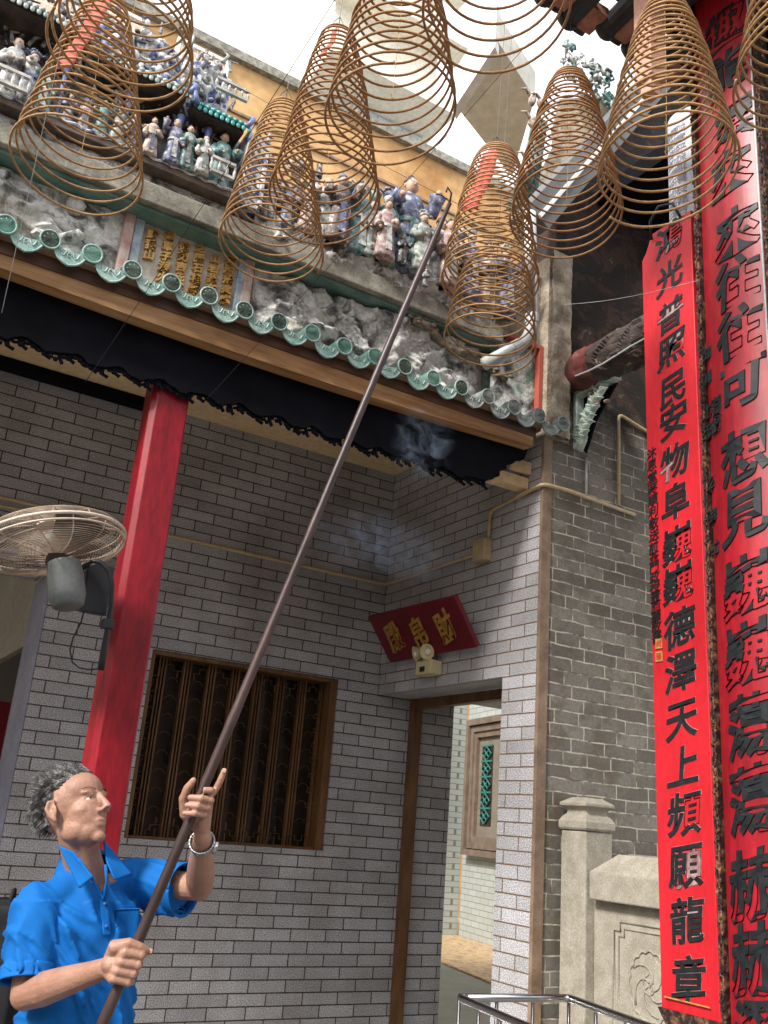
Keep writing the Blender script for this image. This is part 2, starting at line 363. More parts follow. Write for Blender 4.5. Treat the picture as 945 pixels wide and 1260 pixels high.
ys_ = tag(MB().box(-7, 9, -7.2, -7, 0, 6.5).build('opposite_wall', M_noise('opp_wall', (0.2, 0.18, 0.15), (0.26, 0.24, 0.2), 2, .8, .1)), 'tall unseen wall closing the yard behind the camera, added to cut sky light', 'wall')  # both yard walls are unseen, added to hold back low sky light
yl_ = tag(MB().box(-9.2, -9, -7, 9, 0, 5.5).build('yard_wall', M_noise('yard_wall', (0.2, 0.18, 0.15), (0.26, 0.24, 0.2), 2, .8, .1)), 'unseen wall closing the yard far to the left, added to cut sky light', 'wall')
# ---- back wall with the window hole and the open bay at its left
WX0, WX1, WZ0, WZ1 = 1.41, 2.475, 1.465, 2.358
bw = thing('back_wall', 'shaded back wall of long grey granite tiles with the barred window', 'wall', (1.8, YB, 0))
m = MB(); Y0, Y1 = YB, YB + 0.22
m.box(0.87, WX0, Y0, Y1, 0, 3.66); m.box(WX0, WX1, Y0, Y1, 0, WZ0); m.box(WX0, WX1, Y0, Y1, WZ1, 3.66); m.box(WX1, 3.257, Y0, Y1, 0, 3.66)
m.box(-2.2, 0.87, Y0, Y1, 2.63, 3.66)
m.box(-3.2, -2.2, Y0, Y1, 0, 3.66)
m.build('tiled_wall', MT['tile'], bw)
MB().box(0.852, 0.868, YB + 0.002, 4.9, 0, 2.628).build('painted_edge', M_noise('bluish_paint', (0.22, 0.22, 0.27), (0.30, 0.30, 0.36), 5, 0.7, 0.1), bw)
# ---- side wall: tiled pier, tiled wall over the doorway
sw = thing('side_wall', 'side wall of granite tiles, coloured lighter for sunlight, holding the doorway, its outer pier in the sun', 'wall', (XS + 0.1, 3.9, 0))
MB().box(XS, XS + 0.21, YC + 0.012, 3.48, 0, 3.66).box(XS, XS + 0.21, 3.48, YB - 0.002, 2.31, 3.66).build('tiled_wall', MT['tile_sunlit'], sw)
MB().box(XS - 0.012, XS + 0.04, YC - 0.008, YC + 0.012, 0, 3.47).build('corner_strip', MT['brown_trim'], sw)
df = thing('door_frame', 'dark red brown wooden frame around the open doorway', 'door frame', (2.97, 4.1, 0.585))
MB().box(2.945, 3.0, 4.545, 4.595, 0.585, 2.31).build('jamb', MT['bronze'], df); MB().box(2.945, 3.0, 3.44, 4.545, 2.255, 2.307).build('lintel', MT['bronze'], df)
# passage head: dark beam closing the top of the opening
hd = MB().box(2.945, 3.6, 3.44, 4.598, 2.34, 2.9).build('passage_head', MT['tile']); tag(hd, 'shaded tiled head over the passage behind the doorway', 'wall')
# ---- old brick wall to the right
ow = thing('old_brick_wall', 'old grey brick wall with crumbling mortar and a soot blackened top', 'wall', (3.6, YC, 0))
MB().prism([(XS + 0.04, YC, 0), (7, YC, 0), (7, YC, 9), (5.5, YC, 9), (XS + 0.04, YC, 4.83)], (0, .21, 0)).build('brick_face', MT['oldbrick'], ow)
def pil(u, v_):
    x = 2.715 + 0.145 * u; z = 3.44 + 1.02 * v_
    e = noise.fractal(Vector((x * 9, z * 9, 3)), 1, 2, 5) * 0.012 + (0.02 if u < 0.9 else -0.03) 
    x += (noise.noise(Vector((z * 14, 2, u))) * 0.02 if u > 0.95 else 0)
    return (x, YC - 0.028 - e, z)
pm = MB().grid(pil, 30, 120); MB.build(pm, 'plaster_pilaster', MT['plaster'], ow, smooth=True)
MB().box(2.715, 2.86, YC - 0.02, YC + 0.1, 3.44, 4.44).box(2.44, 2.714, 3.26, 3.4, 3.93, 4.34).build('pilaster_core', MT['plaster'], ow)

# ---- ceiling of the bay and roof above it
cl = MB().box(-3.2, XS - 0.002, 3.36, YB - 0.002, 3.63, 3.66).build('bay_ceiling', MT['cream']); tag(cl, 'cream painted ceiling strip under the eaves', 'ceiling')
rb = MB().box(-3.2, XS + 0.2, 3.5, 5.4, 3.67, 3.95).build('bay_roof', MT['stone']); tag(rb, 'grey roof slab behind the ornamented ridge', 'roof')
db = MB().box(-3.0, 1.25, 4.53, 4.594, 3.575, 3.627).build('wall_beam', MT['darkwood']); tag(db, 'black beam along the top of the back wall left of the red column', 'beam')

# ---- eaves: wood board, dark carved fascia, tile ends
ea = thing('eaves', 'timber eaves edged with round green glazed tile ends above a black carved fascia', 'eaves', (1.0, 3.2, 3.4))
def board(u, v_):
    x = -0.9 + 3.52 * u; return x
m = MB()
N = 60
for i in range(N):
    x0 = -0.9 + 3.53 * i / N; x1 = -0.9 + 3.53 * (i + 1) / N
    s0 = -0.03 * sin(max(0, min(1, (x0) / 2.6)) * pi); s1 = -0.03 * sin(max(0, min(1, (x1) / 2.6)) * pi)
    m.add([(x0, 3.185, 3.352 + s0), (x1, 3.185, 3.352 + s1), (x1, 3.185, 3.445), (x0, 3.185, 3.445), (x0, 3.25, 3.352 + s0), (x1, 3.25, 3.352 + s1), (x1, 3.25, 3.445), (x0, 3.25, 3.445)],
          [(0, 1, 2, 3), (5, 4, 7, 6), (4, 5, 1, 0), (3, 2, 6, 7)] + ([(0, 3, 7, 4)] if i == 0 else []) + ([(1, 5, 6, 2)] if i == N - 1 else []))
m.build('gutter_board', MT['eavewood'], ea)
MB().box(-0.9, 2.64, 3.178, 3.1848, 3.398, 3.4455).build('dark_strip', M_noise('dark_brown_wood', (0.05, 0.022, 0.012), (0.13, 0.065, 0.035), 7, .6, .4, stretch=(.35, 4, 5)), ea)
MB().box(-0.9, 2.66, 3.14, 3.36, 3.447, 3.462).build('tile_batten', MT['brown_trim'], ea)
# fascia: solid board whose lower edge is fretwork
m = MB(); X = -0.9
pts = [(X, 3.60)]
rr = random.Random(3)
xs = np.arange(-0.9, 2.40, 0.022)
low = []
for i, x in enumerate(xs): low.append((x, 3.138 + 0.012 * sin(x * 38) + rr.uniform(-0.006, 0.006)))
end = [(2.42, 3.15), (2.44, 3.155), (2.44, 3.165), (2.47, 3.17), (2.475, 3.19), (2.50, 3.19), (2.50, 3.22), (2.54, 3.235), (2.535, 3.26), (2.58, 3.275), (2.60, 3.30), (2.64, 3.31), (2.66, 3.36), (2.66, 3.44)]
poly = [(p[0], 3.262, p[1]) for p in low + end] + [(X, 3.262, 3.44)]
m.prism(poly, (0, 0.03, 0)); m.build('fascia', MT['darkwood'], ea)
m = MB()
for i, x in enumerate(np.arange(-0.88, 2.40, 0.042)):
    z = 3.142 + 0.012 * sin(x * 38); r = rr.uniform(0.013, 0.021); a0 = rr.uniform(0, 6.28)
    m.tube([(x + r * cos(a0 + k * 0.5), 3.277, z + r * sin(a0 + k * 0.5)) for k in range(11)], 0.0065, 5)
    m.tube([(x + 0.02, 3.277, z + 0.02), (x + 0.03 + rr.uniform(-.01, .01), 3.277, z - 0.022), (x + 0.045, 3.277, z - 0.03)], 0.0075, 5)
    m.ball((x + 0.02, 3.277, z - 0.018), 0.010, 6, 4)
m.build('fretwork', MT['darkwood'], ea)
# relief scrolls on the dark fascia
m = MB()
for i in range(46):
    x = -0.8 + i * 0.07 + rr.uniform(-.02, .02); z = rr.uniform(3.16, 3.33); r = rr.uniform(.012, .03); a0 = rr.uniform(0, 6)
    m.tube([(x + r * (1 - k / 14) * cos(a0 + k * .6), 3.26, z + r * (1 - k / 14) * sin(a0 + k * .6)) for k in range(12)], 0.006, 5)
m.build('scroll_relief', MT['darkwood'], ea) if False else None
# round tile ends and drip tiles
pit = (2.768 - 0.213) / 17 * 1.0
xc = [0.213 + pit * k for k in range(-5, 18)]
MT['glaze_pale'] = M_noise('pale_aqua_glaze', (0.20, 0.36, 0.32), (0.40, 0.54, 0.49), 22, 0.4, 0.5, c3=(0.5, 0.6, 0.56), p3=0.7, fine=0.5); glz = [MT['glaze'], MT['glaze'], MT['glaze_dark'], MT['glaze'], MT['glaze_dark'], MT['glaze']]
def round_tile(x, z, mat, right):
    m = MB(); c = Vector((x, 3.135, z)); R = 0.037
    m.lathe([(R, 0), (R, 0.16), (R * .9, 0.17)], c, (0, 1, 0.06), 18)
    m.lathe([(R, -0.006), (R, 0.002), (R * .82, 0.002), (R * .80, -0.006)], c, (0, 1, 0.06), 18)
    x_, y_, z_ = frame_from((0, 1, 0.06))
    for k in range(5):
        a = 2 * pi * k / 5 + x; p = c + (x_ * cos(a) + y_ * sin(a)) * R * .46 - z_ * 0.002
        m.tube([p + (x_ * cos(a + s * 1.1) + y_ * sin(a + s * 1.1)) * R * .22 for s in range(6)], 0.0028, 4)
    m.tube([c + (x_ * cos(s) + y_ * sin(s)) * R * .22 - z_ * 0.003 for s in range(6)], 0.003, 4)
    ro = m.build('round_tile', mat, ea, auto=40)
    m = MB(); m.tube([c - z_ * .004 + (x_ * cos(a) + y_ * sin(a)) * R * .93 for a in np.linspace(0, 2 * pi, 25)[:-1]], .0042, 5, closed=True)
    for k in range(8): a = pi * k / 4 + x * 3; m.tube([c - z_ * .002 + (x_ * cos(a) + y_ * sin(a)) * R * .25, c - z_ * .004 + (x_ * cos(a + .35) + y_ * sin(a + .35)) * R * .68], .0032, 4)
    m.build('tile_rim', MT['glaze_pale'] if mat is not MT['glaze_grey'] else MT['glaze_grey'], ro, smooth=True)
def drip_tile(x, z, mat):
    m = MB(); W = pit / 2 - 0.014; prof = []
    for k in range(17):
        u = -1 + 2 * k / 16; prof.append((x + W * u, z - 0.050 * (1 - abs(u) ** 3.2) - 0.010 * (1 - abs(u)) ** 2))
    top = [(x + W * u, z + 0.016 - 0.022 * (1 - u * u)) for u in np.linspace(1, -1, 9)]
    poly = [(a, 3.128 + 0.01, b) for a, b in prof + top]
    m.prism(poly, (0, 0.01, 0))
    m.tube([(a, 3.138, b) for a, b in prof], 0.004, 5)
    for s in (-1, 1):
        m.tube([(x + s * (0.012 + 0.022 * k / 6) , 3.137, z - 0.006 - 0.022 * sin(k / 6 * pi)) for k in range(7)], 0.0028, 4)
    m.tube([(x + 0.008 * cos(k), 3.137, z - 0.02 + 0.008 * sin(k)) for k in range(6)], 0.003, 4)
    m.build('drip_tile', mat, ea, auto=40)
for i, x in enumerate(xc):
    z = 3.487 + 0.004 * sin(i * 2.1)
    gm = MT['glaze_grey'] if x > 2.25 else glz[(i * 5 + 2) % 6]
    if i in (8, 9, 11): gm = MT['glaze_dark']
    round_tile(x, z, gm, x > 1.9)
    if i < len(xc) - 1 or True: drip_tile(x - pit / 2, z - 0.016, MT['glaze_grey'] if x > 2.25 else MT['glaze_pale'])
cb = MB().box(2.52, XS - 0.003, 3.33, 3.40, 3.20, 3.255).box(2.6, XS - 0.004, 3.31, 3.329, 3.27, 3.33).build('bracket_block', MT['cream'], ea)

# ---- ornamented ridge wall
rw = thing('ridge_wall', 'weathered roof ridge wall with plaster rockwork panels and a stone ledge', 'ridge wall', (1.0, 3.35, 3.47))
MB().box(-0.9, 2.62, 3.335, 3.5, 3.46, 3.9).build('wall', MT['stone'], rw)
# rockwork material
def M_rock(name, whites=0.5, green=0.0):
    t = NT(name); v = t.co(); n1 = t.noise(v, 9, 8, 0.62, 0.8); n2 = t.noise(v, 70, 4, 0.7); n3 = t.noise(v, 3.5, 5)
    c = t.ramp(n1, [(0.36, (0.05, 0.055, 0.055)), (0.43, (0.24, 0.24, 0.23)), (0.50, (0.60, 0.60, 0.58)), (0.70, (0.74, 0.73, 0.70))])
    c = t.mix(t.ramp(n3, [(0.54, (0, 0, 0)), (0.66, (0.5, 0.5, 0.5))]), c, (0.25, 0.19, 0.12))
    if green: c = t.mix(t.ramp(t.noise(v, 6, 4), [(0.5, (0, 0, 0)), (0.6, (green,) * 3)]), c, (0.10, 0.22, 0.14))
    c = t.mix(0.5, c, t.ramp(n2, [(0.3, (0.4, 0.4, 0.4)), (0.7, (1.5, 1.5, 1.5))]), 'MULTIPLY'); t.col(c); t.setv(Roughness=0.85); t.bump(n2, 0.6, 0.008)
    return t.m
MT['rock'] = M_rock('painted_rockwork'); MT['rockg'] = M_rock('mossy_rockwork', green=0.8)
def relief(name, x0, x1, z0, z1, Y, amp, seed, mat, par, sc=7.0, step=0.009, edge=True):
    def fn(u, v_):
        x = x0 + (x1 - x0) * u; z = z0 + (z1 - z0) * v_
        p = Vector((x * sc + z * 3, z * sc * 1.5, seed))
        h = noise.ridged_multi_fractal(p, 0.9, 2.1, 4, 1.0, 2.0) * 0.33
        h += noise.noise(p * 0.6) * 0.4
        k = min(1, min(u, 1 - u, v_, 1 - v_) * 14) if edge else 1
        return (x, Y - amp * max(0, h) * k, z)
    m = MB().grid(fn, int((x1 - x0) / step), int((z1 - z0) / step)); return m.build(name, mat, par, smooth=True)
relief('rock_relief', -0.9, 0.655, 3.463, 3.83, 3.33, 0.075, 2.3, MT['rock'], rw)
relief('rock_relief', 1.205, 2.42, 3.463, 3.83, 3.33, 0.13, 9.1, MT['rock'], rw)
relief('bird_painting', 2.42, 2.69, 3.475, 3.90, 3.325, 0.02, 5.2, MT['rockg'], rw)
# big boulders in the rockwork
m = MB()
for k in range(34):
    x = rr.choice([rr.uniform(-0.3, 0.6), rr.uniform(1.25, 2.4), rr.uniform(1.3, 2.3)]); z = rr.uniform(3.54, 3.79)
    R = Euler((rr.uniform(-.4, .4), rr.uniform(-.6, .6), rr.uniform(-.5, .5))).to_matrix()
    m.ball((x, 3.31, z), (rr.uniform(.03, .075), rr.uniform(.02, .05), rr.uniform(.018, .04)), 9, 6, R)
bo = m
vv = []
for (x, y, z) in bo.v:
    n_ = noise.noise_vector(Vector((x * 30, y * 30, z * 30))) * 0.012; vv.append((x + n_.x, y + n_.y, z + n_.z))
bo.v = vv; bo.build('boulders', MT['rock'], rw, auto=50)
# pine branches / dragon like twisted trunk
m = MB()
pts = [(1.95 + 0.05 * k, 3.25 - 0.012 * sin(k * 1.3), 3.80 - 0.011 * k + 0.014 * sin(k * 0.9)) for k in range(12)]
m.tube(pts, [0.022 - 0.001 * k + 0.004 * (k % 2) for k in range(12)], 8)
for k in range(26):
    p = Vector(pts[k % 12]); m.ball(p + Vector((rr.uniform(-.03, .03), rr.uniform(-.03, .0), rr.uniform(-.01, .03))), (0.018, 0.008, 0.010), 7, 5)
m.build('twisted_trunk', M_noise('trunk_plaster', (0.06, 0.05, 0.04), (0.3, 0.25, 0.18), 30, 0.9, 0.6), rw, smooth=True)
# frames between panels
fr = M_noise('faded_red_frame', (0.40, 0.22, 0.19), (0.55, 0.45, 0.40), 20, 0.8, 0.4, c3=(0.6, 0.58, 0.54)); fb = M_noise('faded_blue_frame', (0.20, 0.30, 0.42), (0.5, 0.55, 0.56), 20, 0.8, 0.4)
for xx in (0.662, 1.178): MB().box(xx - 0.028, xx + 0.012, 3.292, 3.36, 3.455, 3.82).build('panel_post', fr, rw, bevel=0.004)
for xx in (0.694, 1.142): MB().box(xx - 0.017, xx + 0.02, 3.302, 3.36, 3.455, 3.82).build('panel_post', fb, rw, bevel=0.004)
MB().box(2.690, 2.710, 3.225, 3.26, 3.49, 3.925).box(2.50, 2.690, 3.225, 3.26, 3.905, 3.925).build('red_border', M_plain('brick_red_paint', (0.42, 0.09, 0.06), 0.7), rw)
relief('edge_painting', 2.42, 2.692, 3.49, 3.905, 3.262, 0.02, 15.2, MT['rockg'], rw)
cpn = M_noise('aged_panel', (0.30, 0.26, 0.21), (0.60, 0.56, 0.48), 10, 0.85, 0.3)
MB().box(0.715, 1.124, 3.318, 3.336, 3.455, 3.83).build('inscription_panel', cpn, rw)
m = MB(); colz = ["野狼山", "河車子源火", "彼刻吉先登聖", "之陽石相家容", "山岩我在萬壽", "登瀛飛泉處"]
for i, s in enumerate(colz):
    for j, ch in enumerate(s):
        place_text(m, ch, 0.045, (0.752 + i * 0.067, 3.312, 3.775 - j * 0.047 + (0.02 if i % 2 else 0)), (1, 0, 0), (0, 0, 1), (0, -1, 0), brush=0.04, ext=0.006, off=0.002)
m.build('inscription', MT['gold'], rw)
# ledge: stone front, green moulded underside
MB().box(-0.9, 2.44, 3.195, 3.5, 3.835, 3.925).build('ledge', MT['stone'], rw, bevel=0.006)
MB().box(-0.9, 2.44, 3.225, 3.34, 3.818, 3.833).build('ledge_moulding', M_noise('green_moulding', (0.07, 0.15, 0.13), (0.17, 0.27, 0.23), 9, 0.8, 0.3), rw)
# ---- upper left storey of the ridge: dark openwork frieze, tier ledge, back wall, columns, roofs
MB().box(-0.9, 1.13, 3.36, 3.5, 3.9, 4.42).build('upper_wall', M_noise('dark_back', (0.05, 0.05, 0.055), (0.30, 0.28, 0.25), 16, 0.9, 0.3), rw)
relief('frieze', -0.9, 1.03, 3.90, 3.99, 3.25, 0.03, 4.4, MT['rock'], rw, sc=22, step=0.006)
MB().box(-0.9, 1.04, 3.27, 3.36, 3.9, 3.99).build('frieze_core', MT['stone'], rw)
m = MB()
for x0 in (-0.15, 0.42, 0.80):
    L = 0.26; pl = [(x0, 3.245, 3.915), (x0 + L, 3.245, 3.915), (x0 + L + .02, 3.245, 3.945), (x0 + L, 3.245, 3.975), (x0, 3.245, 3.975), (x0 - .02, 3.245, 3.945)]
    m.tube(pl, 0.004, 5, closed=True)
    for k in range(22): m.ball((x0 + rr.uniform(0.01, L - .01), 3.24, rr.uniform(3.922, 3.968)), rr.uniform(.006, .013), 6, 4)
m.build('frieze_cartouches', MT['rock'], rw, smooth=True)
m = MB().box(-0.9, 1.045, 3.185, 3.38, 3.99, 4.022)
m.build('tier_ledge', M_noise('brown_ledge', (0.07, 0.05, 0.04), (0.17, 0.13, 0.10), 14, 0.8, 0.4), rw, bevel=0.004)
wb = M_noise('white_blue_ceramic', (0.08, 0.12, 0.30), (0.62, 0.62, 0.60), 26, 0.6, 0.5, lo=0.42, hi=0.5)
MB().tube([(x, 3.183, 4.024 + 0.004 * sin(x * 90)) for x in np.arange(-0.9, 1.05, 0.006)], 0.006, 5).build('ledge_trim', wb, rw)
MB().box(1.045, 1.135, 3.2, 3.38, 4.0, 4.36).build('end_panel', wb, rw)
m = MB(); 
for zc in (4.10, 4.26): m.tube([(1.09 + 0.03 * cos(a), 3.195, zc + 0.04 * sin(a)) for a in np.linspace(0, 2 * pi, 20)[:-1]], 0.007, 6, closed=True); m.ball((1.09, 3.197, zc), (0.015, 0.01, 0.028), 8, 6)
m.box(1.04, 1.052, 3.17, 3.2, 4.0, 4.37).box(1.126, 1.138, 3.17, 3.2, 4.0, 4.37)
m.build('roundels', wb, rw, smooth=False)
blu = M_noise('blue_ceramic', (0.07, 0.10, 0.30), (0.22, 0.28, 0.50), 14, 0.4, 0.2, c3=(0.5, 0.52, 0.55)); wht = M_noise('white_ceramic', (0.30, 0.29, 0.26), (0.62, 0.60, 0.55), 16, 0.6, 0.3)
teal = M_noise('teal_ceramic', (0.03, 0.24, 0.24), (0.10, 0.42, 0.40), 14, 0.35, 0.3)
for x in (-0.02, 0.30, 0.55, 0.765, 0.885): MB().lathe([(0.013, 4.03), (0.010, 4.05), (0.010, 4.27), (0.016, 4.29), (0.018, 4.31)], (x, 3.235, 0), n=10).build('small_column', blu, rw, smooth=True)
# small tiled roofs over the scenes
MT['darkwood2'] = M_noise('weathered_dark_board', (0.03, 0.022, 0.018), (0.10, 0.075, 0.055), 14, .8, .4)
def mini_roof(x0, x1, z, Y0=3.155):
    m = MB().box(x0, x1, Y0 + 0.03, 3.4, z - 0.014, z); m.prism([(x0, Y0 + 0.02, z), (x0, 3.25, z + 0.075), (x0, 3.4, z + 0.075), (x0, 3.4, z)], (x1 - x0, 0, 0))
    m.build('roof_board', MT['darkwood2'], rw)
    m = MB(); n = int((x1 - x0) / 0.024)
    for i in range(n + 1):
        x = x0 + (x1 - x0) * i / n; m.tube([(x, Y0 - 0.004, z + 0.004), (x, 3.25, z + 0.084)], 0.009, 8)
        m.ball((x + 0.012, Y0, z - 0.010), (0.010, 0.004, 0.014), 7, 5)
    m.build('roof_tiles', teal if x1 > 0.8 else M_noise('pale_roof_ceramic', (0.2, 0.3, 0.28), (0.6, 0.62, 0.58), 20, 0.5, 0.4), rw, smooth=True)
    m = MB()
    for s, x in ((-1, x0), (1, x1)):
        m.tube([(x, Y0, z + 0.0), (x + s * 0.012, Y0 - 0.01, z + 0.02), (x + s * 0.02, Y0 - 0.01, z + 0.045), (x + s * 0.008, Y0, z + 0.055)], [0.012, 0.011, 0.009, 0.005], 7)
    m.build('roof_finials', blu, rw, smooth=True)
mini_roof(0.80, 1.02, 4.335); mini_roof(-0.9, 0.36, 4.43); mini_roof(0.42, 0.76, 4.37)
# second storey: balustrades and a further tiled roof at the far left
MB().box(-0.9, 0.9, 3.38, 3.5, 4.42, 4.60).build('upper_wall', M_noise('dark_back2', (0.06, 0.06, 0.07), (0.34, 0.33, 0.32), 18, 0.9, 0.4), rw)
relief('upper_ornament', 0.30, 0.98, 4.45, 4.70, 3.34, 0.10, 8.8, wb, rw, sc=16, step=0.008)
m = MB()
for i in range(44):
    x = rr.uniform(0.32, 0.80); m.ball((x, 3.27 + rr.uniform(-.03, .03), rr.uniform(4.46, 4.72)), (rr.uniform(.01, .03), .015, rr.uniform(.01, .025)), 8, 6)
m.build('upper_ornament', wb, rw, smooth=True)
def balustrade(x0, x1, z, Y=3.15, h=0.075):
    m = MB().box(x0, x1, Y - .008, Y + .008, z + h - .012, z + h).box(x0, x1, Y - .008, Y + .008, z, z + .012)
    n = max(2, int((x1 - x0) / 0.028))
    for i in range(n + 1):
        x = x0 + (x1 - x0) * i / n; m.lathe([(.004, z + .012), (.008, z + .03), (.004, z + .05), (.007, z + h - .012)], (x, Y, 0), n=7)
    m.build('balustrade', wht, rw, smooth=False)
balustrade(-0.1, 0.18, 4.035, 3.14); balustrade(0.89, 0.99, 4.035, 3.13); balustrade(0.06, 0.30, 4.52, 3.14, 0.06); balustrade(0.86, 1.0, 4.44, 3.14, 0.06)
# rocky plinth and backdrop under the right hand figures
relief('rock_plinth', 1.14, 2.42, 3.89, 4.03, 3.24, 0.09, 12.4, M_rock('plinth_rock'), rw, sc=16, step=0.007)
MB().box(1.14, 2.42, 3.25, 3.45, 3.89, 4.0).build('plinth_core', MT['stone'], rw)
def back(u, v_):
    x = 1.14 + 1.26 * u; top = 4.30 + 0.16 * noise.noise(Vector((x * 4, 1, 1))) - 0.10 * max(0, u - .6) * 2.5; z = 3.98 + (top - 3.98) * v_
    h = noise.ridged_multi_fractal(Vector((x * 14, z * 14, 7)), .9, 2.1, 4, 1, 2) * 0.03
    return (x, 3.36 - h - 0.03 * (1 - v_), z)
MB().grid(back, 150, 40).grid(lambda u, v_: (back(u, v_)[0], 3.43, back(u, v_)[2]), 60, 2).build('scenery_backdrop', wb, rw, smooth=True)
MB().grid(lambda u, v_: (1.14 + 1.26 * u, 3.36 + 0.07 * v_, 4.0 + (back(u, 1)[2] - 4.0)), 60, 1).build('backdrop_top', wb, rw)

CLUT = True
# ================================================================== CERAMIC FIGURES
SKIN = M_noise('figurine_face', (0.42, 0.27, 0.18), (0.58, 0.40, 0.29), 60, 0.6, 0.2)
def gl(name, c, k=0.55):
    g_ = sum(c) / 3; c = tuple(.5 * x + .42 * g_ for x in c)
    return M_noise(name, tuple(x * k * .6 for x in c), c, 34, 0.5, 0.6, lo=.4, hi=.56, c3=(0.58, 0.56, 0.52), p3=0.66, fine=0.7)
GC = dict(white=gl('figurine_white', (0.62, 0.60, 0.54)), blue=gl('figurine_blue', (0.14, 0.18, 0.42)), green=gl('figurine_green', (0.10, 0.34, 0.27)), teal=gl('figurine_teal', (0.08, 0.40, 0.36)),
          pink=gl('figurine_pink', (0.60, 0.30, 0.24)), grey=gl('figurine_grey', (0.30, 0.30, 0.30)), brown=gl('figurine_brown', (0.20, 0.11, 0.08)), peach=gl('figurine_peach', (0.66, 0.42, 0.26)), sage=gl('figurine_sage', (0.36, 0.42, 0.34)), black=gl('figurine_dark', (0.07, 0.06, 0.07)))
def figurine(px, pyf, pyh, Y, robe, sash, hat, label, pose=0, seed=0, z0=None):
    rg = random.Random(seed); p = onY(px[0], pyf, Y); hgt = max(0.08, onY(px[1], pyh, Y).z - p.z); z = p.z if z0 is None else z0
    if z0 is not None: hgt = onY(px[1], pyh, Y).z - z0
    h = hgt; T = thing('figurine', label, 'figurine', (p.x, Y, z), 'glazed pottery figures along the roof ridge')
    B = Vector((p.x, Y, z)); lean = rg.uniform(-.06, .06); ph = rg.uniform(0, 6); m = MB()
    prof = [(0.15, 0), (0.17, .03), (0.145, .2), (0.12, .42), (0.105, .52), (0.125, .62), (0.135, .72), (0.10, .79), (0.045, .825), (0.035, .86)]
    prof = [(r * h, q * h) for r, q in prof]
    m.lathe(prof, B, n=22, mod=lambda a, q: 1 + (0.10 * sin(a * 7 + ph) + 0.06 * sin(a * 12 + ph * 2)) * max(0, 1 - q / (h * .75)), sx=1.0, sy=.75)
    ar = []
    for s in (-1, 1):
        sh = B + Vector((s * .115 * h, 0, .73 * h)); k = (pose + (s > 0)) % 4
        if k == 0: el, ha = sh + Vector((s * .07, -.02, -.16)) * h, B + Vector((s * .03, -.15, .56)) * h
        elif k == 1: el, ha = sh + Vector((s * .10, -.06, -.10)) * h, B + Vector((s * .17, -.17, .66)) * h
        elif k == 2: el, ha = sh + Vector((s * .10, -.02, -.02)) * h, B + Vector((s * .22, -.10, .88)) * h
        else: el, ha = sh + Vector((s * .06, 0, -.17)) * h, B + Vector((s * .15, -.10, .44)) * h
        m.tube([sh, (sh + el) / 2, el, (el + ha) / 2, el.lerp(ha, .85)], [.045 * h, .05 * h, .055 * h, .06 * h, .075 * h], 9)
        ar.append(ha)
    m.build('robe', GC[robe], T, smooth=True)
    m = MB(); m.ball(B + Vector((0, -.012 * h, .90 * h)), (.058 * h, .062 * h, .075 * h), 14, 10); m.ball(B + Vector((0, -.075 * h, .895 * h)), (.012 * h, .016 * h, .018 * h), 6, 5)
    for s in (-1, 1): m.ball(B + Vector((s * .06 * h, 0, .9 * h)), (.01 * h, .016 * h, .022 * h), 6, 5)
    m.tube([B + Vector((0, 0, .8 * h)), B + Vector((0, 0, .86 * h))], .035 * h, 8)
    for ha in ar: m.ball(ha, (.028 * h,) * 3, 8, 6)
    m.build('head', SKIN, T, smooth=True)
    m = MB(); m.lathe([(.135 * h, .50 * h), (.13 * h, .53 * h), (.12 * h, .55 * h)], B, n=16, sy=.78)
    m.prism([B + Vector((-.035 * h, -.105 * h, .50 * h)), B + Vector((.035 * h, -.105 * h, .50 * h)), B + Vector((.05 * h, -.135 * h, .1 * h)), B + Vector((-.05 * h, -.135 * h, .1 * h))], (0, .012 * h, 0))
    m.build('sash', GC[sash], T)
    m = MB()
    if hat == 'cap': m.lathe([(.066 * h, .925 * h), (.07 * h, .95 * h), (.05 * h, .99 * h), (.02 * h, 1.01 * h)], B, n=12); m.ball(B + Vector((0, 0, 1.02 * h)), .018 * h, 6, 5)
    elif hat == 'tall': m.lathe([(.062 * h, .93 * h), (.06 * h, 1.0 * h), (.07 * h, 1.04 * h), (.03 * h, 1.05 * h)], B, n=12)
    elif hat == 'crown':
        m.lathe([(.064 * h, .93 * h), (.08 * h, .97 * h), (.06 * h, .99 * h)], B, n=14)
        for k in range(7): a = pi * k / 6 + pi; m.ball(B + Vector((.07 * cos(a), .05 * sin(a), 1.0 + .02 * sin(k))) * h, .022 * h, 7, 5)
        for s in (-1, 1): m.tube([B + Vector((s * .06, 0, .96)) * h, B + Vector((s * .14, .02, 1.03)) * h, B + Vector((s * .19, .03, .98)) * h], [.016 * h, .012 * h, .005 * h], 6)
    elif hat == 'bun': m.ball(B + Vector((0, .01 * h, .945 * h)), (.064 * h, .066 * h, .05 * h), 10, 7); m.ball(B + Vector((0, .01 * h, 1.0 * h)), (.03 * h,) * 3, 8, 6)
    elif hat == 'beard':
        m.ball(B + Vector((0, .01 * h, .95 * h)), (.06 * h, .064 * h, .04 * h), 10, 7); m.lathe([(.03 * h, .87 * h), (.04 * h, .82 * h), (.025 * h, .72 * h), (.004 * h, .66 * h)], B + Vector((0, -.065 * h, 0)), n=9, sy=.5)
    if m.v: m.build('hat' if hat in ('cap', 'tall', 'crown') else 'hair', GC['white'] if hat == 'beard' else GC['black'] if hat == 'bun' else GC[sash], T, smooth=True)
    return T
rgc = random.Random(21)
